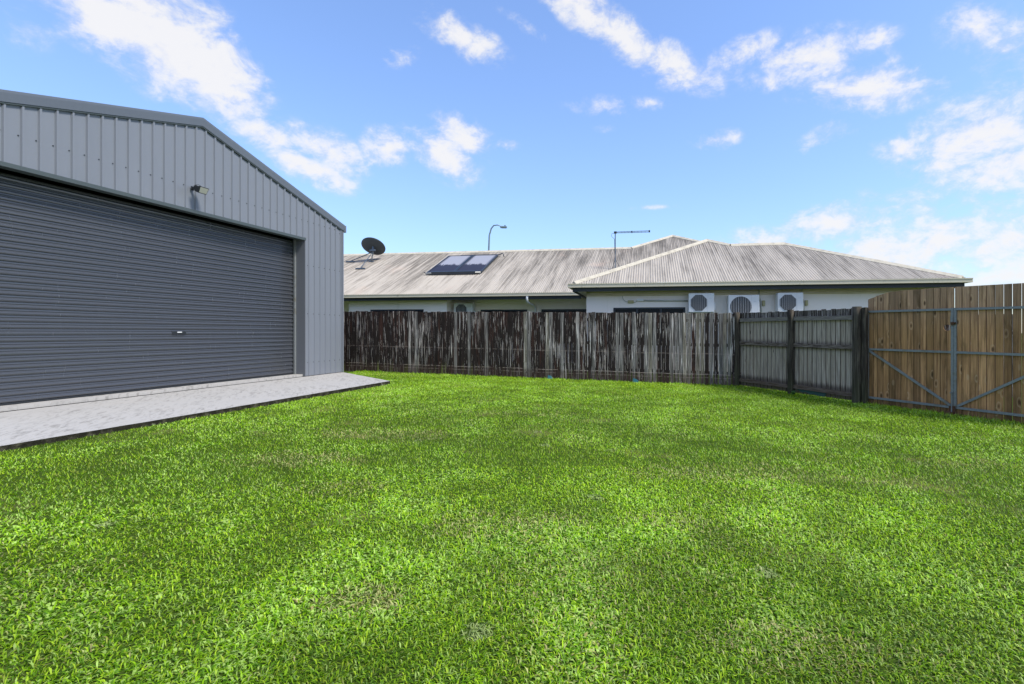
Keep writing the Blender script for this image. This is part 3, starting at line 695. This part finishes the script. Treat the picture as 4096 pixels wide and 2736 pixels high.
# roof-slope frame of the long wing: origin on the slope, y up the slope
SL = math.atan(K)
def on_slope(name, label, cat, u, v, lift=.02):
    t = thing(name, label, cat, (*house_pt(u, v), E+K*(v-LV)+lift), H_ROT)
    return t
def slope_rot(o): o.rotation_euler = (SL, 0, 0)
sw = on_slope('solar_water_heater', 'two dark solar water collectors side by side on the corrugated roof', 'solar panel', -7.33, 5.50, .02)
hl = 2.44/math.cos(SL)
for i in (0, 1):
    x0 = i*1.27
    m = MB(); m.box(x0, x0+1.24, 0, .05, .03, .12); m.box(x0, x0+1.24, hl-.05, hl, .03, .12); m.box(x0, x0+.05, .05, hl-.05, .03, .12); m.box(x0+1.19, x0+1.24, .05, hl-.05, .03, .12); m.box(x0+.05, x0+1.19, .05, hl-.05, .03, .05)
    f = m.build('collector', 'solar_frame', sw); slope_rot(f)
    m = MB(); m.box(.05, 1.19, .05, hl-.05, .092, .105); gob = m.build('glass', 'solar_glass', f); gob.location = (x0, 0, 0)
m = MB(); m.box(.25, 2.25, -.10, -.005, .02, .15); o = m.build('lower_header', 'solar_frame', sw); slope_rot(o)
m = MB(); m.tube([(-.02, -.05, .08), (2.48, -.05, .08)], .035, 10); o = m.build('lower_pipe', 'conduit_grey', sw, True); slope_rot(o)
m = MB(); m.tube([(.6, hl+.035, .10), (2.55, hl+.035, .10), (2.66, hl+.06, .14), (2.76, hl-.02, .17), (2.80, hl-.05, .0)], .022, 8); o = m.build('upper_pipe', 'solar_frame', sw, True); slope_rot(o)
m = MB(); m.tube([(.0, -.05, .08), (-.10, -.04, .12), (-.14, .02, .10), (-.08, .06, .04), (.02, .05, .03)], .016, 8); o = m.build('pipe_loop', 'solar_frame', sw, True); slope_rot(o)
m = MB()
for x in (.1, 1.2, 2.4):
    m.box(x, x+.05, -.05, hl, -.012, .029)
o = m.build('mounting_rail', 'galvanised', sw); slope_rot(o)

dish = on_slope('satellite_dish', 'dark grey round satellite dish on struts near the roof ridge', 'satellite dish', -11.227, 7.597, .03)
m = MB(); m.tube([(0, 0, 0), (.02, .02, .22), (.09, .0, .40), (.09, -.0, .66)], .032, 10); m.build('mast', 'galvanised', dish, True)
m = MB(); m.box(-.12, .12, -.05, .05, -.004, .02); o = m.build('base_plate', 'mast_steel', dish); o.rotation_euler = (SL, 0, 0)
bow = MB(); vs = []; fs = []; nr, ns = 6, 36; Rr = .58
for side in (0, 1):
    for i in range(nr+1):
        r_ = Rr*i/nr
        for k in range(ns):
            a = 2*math.pi*k/ns; vs.append((r_*math.cos(a), r_*math.sin(a)*1.0, .10*(r_/Rr)**2-(.014 if side else 0)))
off = (nr+1)*ns
for i in range(nr):
    for k in range(ns):
        q = (i*ns+k, i*ns+(k+1) % ns, (i+1)*ns+(k+1) % ns, (i+1)*ns+k); fs.append(q); fs.append(tuple(off+x for x in reversed(q)))
for k in range(ns): fs.append((nr*ns+k, nr*ns+(k+1) % ns, off+nr*ns+(k+1) % ns, off+nr*ns+k))
bow.add(vs, fs); o = bow.build('reflector', 'dish_grey', dish, True); o.location = (.06, .03, .70); o.rotation_euler = (R(-38), R(-4), 0)
m = MB(); m.cbox(-.06, .24, -.09, -.03, .50, .60, .008); m.tube([(.09, -.04, .5), (.09, .0, .74)], .05, 8); m.build('bracket', 'mast_steel', dish)
for (u2, v2, wd) in ((-12.36, 7.61, .46), (-11.12, 6.468, .46)):
    du, dv = u2+11.227, v2-7.597
    m = MB(); m.tube([(.08, 0, .48), (du, dv, K*dv+.04)], .020, 6); st = m.build('strut', 'mast_steel', dish)
    m = MB(); m.box(du-wd/2, du+wd/2, dv-.045, dv+.045, K*dv+.008-.02, K*dv+.05); m.build('foot', 'mast_steel', st)

ant = on_slope('tv_antenna', 'thin television antenna with one long horizontal boom on the roof', 'antenna', .964, 5.761, .02)
m = MB(); m.tube([(0, 0, -.01), (0, 0, 1.60)], .021, 8); m.build('mast', 'mast_steel', ant)
m = MB(); m.tube([(-.06, 0, 1.535), (1.43, 0, 1.535)], .012, 6); m.tube([(-.06, 0, 1.575), (1.43, 0, 1.585)], .012, 6); m.build('boom', 'mast_steel', ant)
m = MB(); m.cbox(-.05, .06, -.03, .03, 1.51, 1.60, .005); m.cbox(.68, .72, -.03, .03, 1.515, 1.605, .005); m.cbox(1.40, 1.46, -.03, .03, 1.52, 1.605, .005); m.build('clamp', 'black_plastic', ant)
m = MB()
for x in (.1, .25, .4, .55, .8, .95, 1.1, 1.25): m.tube([(x, -.18, 1.555), (x, .18, 1.555)], .005, 5)
m.build('elements', 'mast_steel', ant)
m = MB(); m.tube([(-.05, 0, 1.53), (-.15, 0, 1.50), (-.16, 0, 1.40), (-.03, 0, 1.27), (-.025, 0, .9), (-.06, .02, .4), (-.09, .03, .03)], .007, 6); m.build('cable', 'black_plastic', ant)
for du, dv in ((.18, .22), (-.12, .10), (.0, -.25)):
    m = MB(); m.tube([(0, 0, .45), (du, dv, K*dv)], .011, 6); m.build('strut', 'mast_steel', ant)

# street lamp beyond the house
lamp = thing('street_lamp', 'slender curved street lamp standing beyond the house ridge', 'street lamp', (-6.9, 40, 0))
m = MB(); m.tube([(0,0,-.2), (0,0,.5), (.0,0,5), (.01,0,7.9), (.05,0,9.0), (.20,0,9.55), (.40,0,9.80), (.70,0,9.84), (1.02,0,9.72)], [.11, .10, .085, .07, .06, .055, .05, .045, .04], 10); m.build('pole', 'lamp_post_steel', lamp, True)
m = MB(); m.cbox(.93, 1.45, -.12, .12, 9.60, 9.74, .02); m.build('lamp_head', 'lamp_post_steel', lamp)
m = MB(); m.cbox(1.05, 1.40, -.09, .09, 9.58, 9.599, .005); m.build('lens', 'lamp_glass', lamp)
m = MB(); m.tube([(1.3, 0, 9.735), (1.3, 0, 9.82)], .05, 8); m.build('light_sensor', 'black_plastic', lamp)

# ------------------------------------------------------------------ fences
def paling_mesh(name, wd, th, ht, mat): return MB().cbox(0, wd, 0, th, 0, ht, .003).mesh(name, mat)
F0 = Vector((-6.8975, 14.8333)); F1 = Vector((3.952, 12.068)); F2 = Vector((5.2517, 9.2950))
def frame(a, b):
    d = (b-a); return d.length, math.atan2(d.y, d.x), d.normalized()
L1, A1, d1 = frame(F0, F1)
fence = thing('paling_fence', 'dark weathered paling fence with pale flaked streaks, between shed and corner post', 'fence', (F0.x, F0.y, 0), A1)
x = -1.3; i = 0
pm = [paling_mesh('paling', wd, .016, ht, 'weathered_paling') for wd, ht in ((.0995, 1.785), (.0975, 1.79), (.1005, 1.78))]
while x < L1+5.6:
    if L1-.07 < x < L1+.07: x = L1+.08
    me = pm[random.randrange(3)]; wx = F0.x+d1.x*x
    gap = random.choice((.0015, .002, .0025, .003, .004)) if x < 6.6 else random.choice((.003, .005, .006, .008))
    link('paling', me, fence, (x, random.uniform(-.004, .004), gz(wx)-.02+random.uniform(-.013, .013)), random.uniform(-.03, .03)).rotation_euler[1] = random.uniform(-.0018, .0018)
    x += .1+gap; i += 1
for zc in (.30, .98, 1.58):
    m = MB(); z0 = gz(F0.x-1.3*d1.x)+zc; z1 = gz(F1.x)+zc
    m.bar((-1.3, .042, z0), (L1+5.6, .042, z1-.015*5.4), .04, .075); m.build('rail', 'worn_rail', fence)
for xx in (-1.2, 1.2, 3.6, 6.0, 8.4, 13.5, 16.0):
    m = MB(); z = gz(F0.x+d1.x*xx); m.cbox(xx-.05, xx+.05, .065, .165, z-.4, z+1.70, .008); m.build('post', 'dark_post', fence)
L2, A2, d2 = frame(F1, F2)
side = thing('paling_fence', 'silver-grey paling fence of two bays with rails and posts showing, beside the gate', 'fence', (F1.x, F1.y, 0), A2)
ps = [paling_mesh('paling', wd, .015, ht, 'silver_paling') for wd, ht in ((.1035, 1.74), (.101, 1.745), (.105, 1.735))]
x = -.12
while x < L2+.06:
    wx = F1.x+d2.x*x
    link('paling', ps[random.randrange(3)], side, (x, .055+random.uniform(-.003, .003), gz(wx)+.03+random.uniform(-.007, .007)), random.uniform(-.015, .015))
    x += .1065+random.uniform(0, .002)
for xa, xb in ((.03, 1.49), (1.61, 2.985)):
    for zc, dp, hg in ((1.60, .05, .085), (1.04, .05, .075), (.155, .05, .075)):
        za, zb = gz(F1.x+d2.x*xa)+zc, gz(F1.x+d2.x*xb)+zc
        dzr = random.uniform(-.01, .01)
        m = MB(); m.bar((xa, .022, za+dzr), (xb, .022, zb-dzr), dp, hg); m.build('rail', 'worn_rail', side)
def rough_post(xc, yc, rx, ry, ht, mat='dark_post', nm='post'):
    m = MB(); vs = []; ns = 12; zz = (-.4, 0, .4, .8, 1.2, 1.6, ht)
    for z in zz:
        jx, jy = random.uniform(-.004, .004), random.uniform(-.004, .004)
        for k in range(ns):
            a = 2*math.pi*k/ns; ca, sa = math.cos(a), math.sin(a)
            q = .62; vs.append((xc+jx+rx*math.copysign(abs(ca)**q, ca), yc+jy+ry*math.copysign(abs(sa)**q, sa), gz(F1.x+d2.x*xc)+z))
    n_ = len(zz); m.add(vs, [(i*ns+k, i*ns+(k+1) % ns, (i+1)*ns+(k+1) % ns, (i+1)*ns+k) for i in range(n_-1) for k in range(ns)]+[tuple((n_-1)*ns+k for k in range(ns))])
    return m.build(nm, mat, side, True)
rough_post(-.045, -.02, .07, .055, 1.785); rough_post(1.552, -.012, .062, .055, 1.795); rough_post(3.05, -.005, .075, .06, 1.80)
m = MB(); z = gz(F2.x); m.cbox(3.135, 3.215, .0, .09, z-.4, z+1.78, .006); m.build('hinge_post', 'dark_post', side)

# scraps and a weed at the fence foot
def scrap(name, label, org, ang, x, pts, mat, cat, off=-.02):
    d = Vector((math.cos(ang), math.sin(ang))); c = org+d*x; z = gz(c.x)
    t = MB(); n_ = len(pts)
    t.add([(p[0], off+p[2], p[1]) for p in pts]+[(p[0], off+p[2]-.004, p[1]) for p in pts], [tuple(range(n_)), tuple(reversed(range(n_, 2*n_)))]+[(i, n_+i, n_+(i+1) % n_, (i+1) % n_) for i in range(n_)])
    o = t.build(name, mat); o.location = (c.x, c.y, z); o.rotation_euler = (0, 0, ang); return tag(o, label, cat)
scrap('plastic_scrap', 'small teal blue plastic scrap at the fence foot nearer the shed', F0, A1, 6.42, [(-.045, -.01, -.05), (.085, -.01, -.05), (.10, .025, -.02), (.055, .085, 0), (-.03, .10, 0), (-.035, .04, -.03)], 'blue_plastic', 'scrap')
scrap('plastic_scrap', 'larger teal blue plastic scrap at the fence foot under knotty palings', F0, A1, 8.70, [(-.075, -.01, -.05), (.075, -.01, -.05), (.085, .05, -.02), (.02, .085, 0), (-.055, .105, 0), (-.06, .03, -.02)], 'blue_plastic', 'scrap')
scrap('shade_cloth', 'torn strip of dark green shade cloth hanging under the bottom rail by the gate', F1, A2, 1.66, [(0, .115, 0), (.10, .07, 0), (.16, .055, 0), (.22, .075, 0), (.33, .04, 0), (.42, .05, 0), (.55, .025, 0), (.68, .03, 0), (.72, .115, 0)], 'shade_cloth', 'cloth', .04)
wd_ = MB(); c = F1+d2*1.64
for k in range(16):
    a = random.uniform(0, 6.28); ln = random.uniform(.05, .13); el = random.uniform(.5, 1.3); b = Vector((random.uniform(-.02, .02), random.uniform(-.02, .02), 0))
    tip = b+Vector((math.cos(a)*math.cos(el), math.sin(a)*math.cos(el), math.sin(el)))*ln; sdv = Vector((-math.sin(a), math.cos(a), 0))*.014; mid = (b+tip)/2+Vector((0,0,.01))
    wd_.add([b, mid+sdv, tip, mid-sdv], [(0, 1, 2, 3)])
wo_ = wd_.build('weed', 'weed_leaf'); wo_.location = (c.x-.08, c.y-.10, gz(c.x)); tag(wo_, 'small leafy weed growing at the foot of the middle fence post', 'plant')

# ------------------------------------------------------------------ double gate
G0 = Vector((5.39, 9.25)); AG = math.atan2(-.866, .5); dg = Vector((.5, -.866))
def gate_top(t): return float(np.interp(t, (0, .09, .19, .28, .39, .58, .78, 1.1, 1.4, 2.4), (1.93, 1.955, 2.0, 2.02, 2.048, 2.058, 2.062, 2.071, 2.066, 2.06)))
zg = lambda t: gz(G0.x+dg.x*t)
def board(par, t0, t1, b0, hole=None, slot=0):
    """one gate board between t0 and t1 with a sloping top"""
    base = zg((t0+t1)/2)
    if hole is None:
        pts = [(t0, base+b0), (t1, base+b0), (t1, base+gate_top(t1)), (t0, base+gate_top(t0))]
        m = MB(); y0 = .04+random.uniform(-.002, .002); m.prism(pts, y0, y0+.016); return m.build('board', 'pine_board', par)
    hx, hz, hr, sidev = hole                                   # half round cut in one edge of the board
    seg = 12; arc = []
    for i in range(seg+1):
        a = -math.pi/2+math.pi*i/seg
        arc.append((hx+sidev*hr*math.cos(a), hz+hr*math.sin(a)))
    m = MB(); zt0, zt1 = base+gate_top(t0), base+gate_top(t1)
    if sidev < 0:   # cut in the right edge
        A_ = [(t0, base+b0), (t1, base+b0), (t1, hz-hr)]+[(min(a, t1), b) for a, b in arc[1:-1]]+[(t1, hz+hr), (t1, zt1), (t0, zt0)]
    else:
        A_ = [(t0, base+b0), (t1, base+b0), (t1, zt1), (t0, zt0), (t0, hz+hr)]+[(max(a, t0), b) for a, b in reversed(arc[1:-1])]+[(t0, hz-hr)]
    m.prism(A_, .04, .056); return m.build('board', 'pine_board', par)
def tube_bar(par, p, q, name, wd=.036, mat='galvanised'):
    m = MB(); m.bar(p, q, .03, wd, (0, 0, 1) if abs(q[0]-p[0]) > .1 else (1, 0, 0)); return m.build(name, mat, par)
left = thing('gate_leaf', 'brown timber gate leaf with a round hand hole, hinged at the dark fence post', 'gate', (G0.x, G0.y, 0), AG, 'leaves of the double gate')
right = thing('gate_leaf', 'brown timber gate leaf with open gaps between its boards, without hand hole', 'gate', (G0.x, G0.y, 0), AG, 'leaves of the double gate')
ed = [0.008, 0.107, 0.178, 0.279, 0.38, 0.481, 0.581, 0.681, 0.784, 0.889, 0.987, 1.087, 1.189, 1.288, 1.386]
HZ = zg(1.29)+1.41
for a, b in zip(ed[:-1], ed[1:]):
    hole = (1.288, HZ, .052, -1) if abs(b-1.288) < .01 else ((1.288, HZ, .052, 1) if abs(a-1.288) < .01 else None)
    board(left, a+.001, b-.0015, .0+random.uniform(-.02, .02), hole)
ed = [1.397, 1.495, 1.605, 1.714, 1.82, 1.928, 2.034, 2.137, 2.245, 2.35, 2.455, 2.56, 2.665, 2.77]
for i_, (a, b) in enumerate(zip(ed[:-1], ed[1:])): board(right, a+.001, b-(.002 if i_ == 0 else random.choice((.005, .007, .010))), .0+random.uniform(-.02, .01))
for par, a, b in ((left, .012, 1.372), (right, 1.412, 2.77)):
    for t in (a, b):
        z = zg(t); tube_bar(par, (t, .022, z+.105), (t, .022, z+1.727), 'stile')
    for zz, nm in ((1.705, 'top_rail'), (1.013, 'middle_rail'), (.125, 'bottom_rail')):
        tube_bar(par, (a+.018, .021, zg(a)+zz), (b-.018, .021, zg(b)+zz), nm)
tube_bar(left, (.035, .0225, zg(0)+.99), (1.345, .0225, zg(1.4)+.150), 'brace')
tube_bar(right, (2.74, .0225, zg(2.77)+.99), (1.44, .0225, zg(1.4)+.150), 'brace')
for zz in (1.60, 1.06, .30):
    z = zg(0)+zz
    m = MB(); m.box(-.115, -.035, -.022, -.016, z-.055, z+.03); m.tube([(-.022, .0, z-.07), (-.022, .0, z+.05)], .013, 8); m.box(-.035, -.006, -.006, .006, z-.03, z+.03); m.build('hinge', 'galvanised', left)
m = MB(); z = zg(1.38); m.box(1.352, 1.385, -.004, .006, z+1.44, z+1.60); m.build('latch_plate', 'galvanised', left)
m = MB(); m.tube([(1.36, -.01, z+1.485), (1.43, -.012, z+1.475)], .012, 8); m.cbox(1.368, 1.412, -.03, -.005, z+1.45, z+1.50, .004); m.tube([(1.40, -.012, z+1.475), (1.445, -.05, z+1.49)], .008, 6); m.build('latch_bolt', 'rusty_iron', left)
m = MB(); m.tube([(1.372, -.008, z+.02), (1.372, -.008, z+.36), (1.372, -.05, z+.362)], .011, 8); m.build('drop_bolt', 'galvanised', left)
m = MB(); m.box(1.335, 1.368, -.016, -.004, z+.03, z+.145); m.box(1.385, 1.425, -.016, -.004, z+.02, z+.15); m.build('bolt_keeper', 'rusty_iron', left)
stop = MB(); stop.cbox(-.06, .06, -.03, .03, -.15, .055, .004); so = stop.build('gate_stop', 'rusty_iron'); so.location = (G0.x+dg.x*1.35-.04, G0.y+dg.y*1.35-.03, zg(1.35)); so.rotation_euler = (0, 0, AG); tag(so, 'rusty steel stop in the ground where the two gate leaves meet', 'gate stop')

# ------------------------------------------------------------------ lawn grass
def vnoise(x, y, s, seed):
    r_ = np.random.default_rng(seed); T = r_.random((64, 64)); x = x*s; y = y*s
    xi = np.floor(x).astype(int); yi = np.floor(y).astype(int); fx = x-xi; fy = y-yi; fx = fx*fx*(3-2*fx); fy = fy*fy*(3-2*fy)
    g_ = lambda a, b: T[a % 64, b % 64]
    return (g_(xi, yi)*(1-fx)+g_(xi+1, yi)*fx)*(1-fy)+(g_(xi, yi+1)*(1-fx)+g_(xi+1, yi+1)*fx)*fy
def fbm(x, y, s, seed, o=4):
    v = 0; a = .5; t = 0
    for i in range(o): v = v+a*vnoise(x, y, s*2**i, seed+i); t += a; a *= .55
    return v/t
def grass():
    X0, X1, Y0, Y1 = -6.4, 7.6, .5, 14.9
    DM = 13000; n0 = int((X1-X0)*(Y1-Y0)*DM)
    x = rng.uniform(X0, X1, n0); y = rng.uniform(Y0, Y1, n0); r = np.hypot(x, y)
    dens = np.clip(13000*(2.2/np.maximum(r, .5))**1.25, 2700, 13000)
    keep = rng.random(n0) < dens/DM
    keep &= (y > .62*np.abs(x)-.2)
    # outside the slab, inside the fences
    c = np.array(SH); s_ = (x-c[0])*sd_[0]+(y-c[1])*sd_[1]; o_ = (x-c[0])*no_[0]+(y-c[1])*no_[1]
    keep &= ~((o_ < 2.715) & (s_ > -.3) & (o_ < (s_+.02)*2.712/2.0+.02))
    keep &= ~((o_ < .05) & (s_ > -.1))
    def beyond(a, b, m): d = np.array([b.x-a.x, b.y-a.y]); d /= np.hypot(*d); return ((x-a.x)*-d[1]+(y-a.y)*d[0]) > m
    keep &= ~beyond(F0, F1, .05); keep &= ~(beyond(F1, F2, .10) & (y > 9.2)); keep &= ~(beyond(G0, G0+dg, .09) & (y <= 9.35))
    x, y, r, o_k = x[keep], y[keep], r[keep], o_[keep]; n = len(x)
    pat = fbm(x, y, .55, 3); pat2 = fbm(x, y, 2.3, 9); pat3 = fbm(x, y, 7.0, 21, 3)
    ht = rng.uniform(.015, .036, n)*(.65+.75*pat2)*(1+.25*(pat3-.5))
    lean = rng.uniform(.6, 1.45, n); az = rng.uniform(0, 2*np.pi, n)
    wd = rng.uniform(.0014, .0032, n)*(1+np.maximum(0, r-2)*.16)
    ht = ht*(1+np.maximum(0, r-3)*.02)
    broad = rng.random(n) < .42*np.clip((pat2-.42)*5, 0, 1.2); wd = np.where(broad, wd*2.3, wd); ht = np.where(broad, ht*.62, ht); lean = np.where(broad, rng.uniform(.9, 1.45, n), lean)
    # colour
    pal = np.array([(.100, .235, .003), (.240, .440, .006), (.390, .580, .022), (.375, .540, .120), (.285, .365, .030), (.46, .48, .18), (.34, .30, .11)])
    u = rng.random(n); sp = fbm(x, y, 1.15, 70)+.25*(pat3-.5)
    cool = np.clip((sp-.50)*6, 0, 1); warm = np.clip((.47-sp)*6, 0, 1); lightp = np.clip((pat-.36)*3.0, 0, 1)
    w0 = .30-.16*lightp+.06*warm; w1 = w0+.36; w2 = w1+.16+.16*lightp; w3 = w2+.10+.22*cool
    tot = w3+.06+.20*warm
    uu = u*tot
    ci = np.where(uu < w0, 0, np.where(uu < w1, 1, np.where(uu < w2, 2, np.where(uu < w3, 3, 4))))
    dryp = np.clip((fbm(x, y, .8, 40)-.56)*5, 0, 1)*.12+.006
    for (px, py, rx, ry, am) in ((-2.27, 5.95, 1.0, .38, .6), (-2.64, 4.72, .75, .36, .55), (-1.0, 2.28, .30, .16, .6), (-.42, 3.2, .6, .26, .42), (-.15, 3.0, .3, .15, .4),
                                 (1.55, 4.5, 1.2, .4, .38), (2.7, 4.3, .9, .3, .3), (.6, 3.3, .4, .25, .28), (-.9, 7.6, 1.2, .4, .25), (-1.9, 3.9, .5, .25, .3), (.9, 2.0, .4, .2, .35), (3.7, 4.9, .6, .35, .28), (2.0, 1.95, .3, .15, .3)):
        q = ((x-px)/rx)**2+((y-py)/ry)**2+1.6*(pat3-.5)+1.2*(pat2-.5); dryp = np.maximum(dryp, am*np.clip(1.1-q, 0, 1))
    isdry = rng.random(n) < dryp; ci = np.where(broad & (u > .45), 3, ci); ci = np.where(isdry, np.where(rng.random(n) < .75, 5, 6), ci)
    col = pal[ci]*(rng.uniform(.75, 1.25, n)*np.clip(.30+.75*pat2+.62*pat, .5, 1.5))[:, None]
    # pale leaf rosettes scattered in the lawn
    for (px, py) in ((-1.37, 6.52), (-.46, 6.15), (-.33, 5.45), (.38, 5.25), (1.05, 4.5), (-1.75, 5.6), (3.4, 4.9), (.15, 3.75), (-.4, 2.05), (1.0, 2.6), (-2.9, 3.1)):
        q = np.hypot(x-px, y-py) < .06; col[q] = col[q]*.45+.55*np.array((.40, .44, .24))
    bald = np.zeros(n, bool)
    for (px, py, rx, ry) in ((-1.02, 2.27, .14, .07), (-.72, 2.42, .18, .05), (-2.6, 4.74, .25, .09)): bald |= (((x-px)/rx)**2+((y-py)/ry)**2 < 1) & (rng.random(n) < .6)
    ht = np.where(bald, ht*.35, ht)
    z0 = -.015*x-.002
    # uncut fringe along the slab and the fences
    fr = np.full(n, 9.0)
    for a_, b_ in ((F0, F1), (F1, F2), (G0, G0+dg*2.8)):
        dd = np.array([b_.x-a_.x, b_.y-a_.y]); dd /= np.hypot(*dd); fr = np.minimum(fr, np.abs((x-a_.x)*-dd[1]+(y-a_.y)*dd[0]))
    edge_g = np.clip(1-fr/.13, 0, 1)*(rng.random(n) < .7); ht = ht*(1+1.1*edge_g); lean = np.where(edge_g > .2, lean*.7, lean)
    dx, dy = np.cos(az), np.sin(az); hx = np.sin(lean)*ht; hz = np.cos(lean)*ht
    sx, sy = -dy*wd, dx*wd
    near = r < 4.6
    V = []; Fq = []; Ft = []; C = []
    # near blades: two bent segments
    i = np.where(near)[0]; m = len(i)
    P = np.empty((m, 5, 3)); b = np.stack([x[i], y[i], z0[i]], 1); S = np.stack([sx[i], sy[i], np.zeros(m)], 1)
    md = b+np.stack([dx[i]*hx[i]*.42, dy[i]*hx[i]*.42, hz[i]*.68+.004], 1); tp = b+np.stack([dx[i]*hx[i]*1.15, dy[i]*hx[i]*1.15, hz[i]], 1)
    P[:, 0] = b-S*.6; P[:, 1] = b+S*.6; P[:, 2] = md+S; P[:, 3] = md-S; P[:, 4] = tp
    base = np.arange(m)*5
    quads = np.stack([base, base+1, base+2, base+3], 1); tris = np.stack([base+3, base+2, base+4], 1)
    j = np.where(~near)[0]; k = len(j)
    Q = np.empty((k, 3, 3)); b2 = np.stack([x[j], y[j], z0[j]], 1); S2 = np.stack([sx[j], sy[j], np.zeros(k)], 1)
    Q[:, 0] = b2-S2; Q[:, 1] = b2+S2; Q[:, 2] = b2+np.stack([dx[j]*hx[j], dy[j]*hx[j], hz[j]+.006], 1)
    tri2 = 5*m+np.arange(k)[:, None]*3+np.array([0, 1, 2])[None]
    verts = np.concatenate([P.reshape(-1, 3), Q.reshape(-1, 3)]); cols = np.concatenate([np.repeat(col[i], 5, 0), np.repeat(col[j], 3, 0)])
    loops = np.concatenate([quads.ravel(), tris.ravel(), tri2.ravel()]); tot = np.concatenate([np.full(m, 4), np.full(m, 3), np.full(k, 3)]); st = np.concatenate([[0], np.cumsum(tot)[:-1]])
    me = bpy.data.meshes.new('lawn_grass'); me.vertices.add(len(verts)); me.vertices.foreach_set('co', verts.astype(np.float32).ravel())
    me.loops.add(len(loops)); me.loops.foreach_set('vertex_index', loops.astype(np.int32)); me.polygons.add(len(tot)); me.polygons.foreach_set('loop_start', st.astype(np.int32))
    me.update(calc_edges=True)
    ca = me.color_attributes.new('col', 'FLOAT_COLOR', 'POINT'); rgba = np.ones((len(verts), 4), np.float32); rgba[:, :3] = cols; ca.data.foreach_set('color', rgba.ravel())
    me.materials.append(MATS['grass_blade'])
    print('grass blades', n, 'tris', 3*m+k)
    return tag(link('lawn_grass', me), 'short green mown grass covering the back yard', 'grass', kind='stuff')
grass()
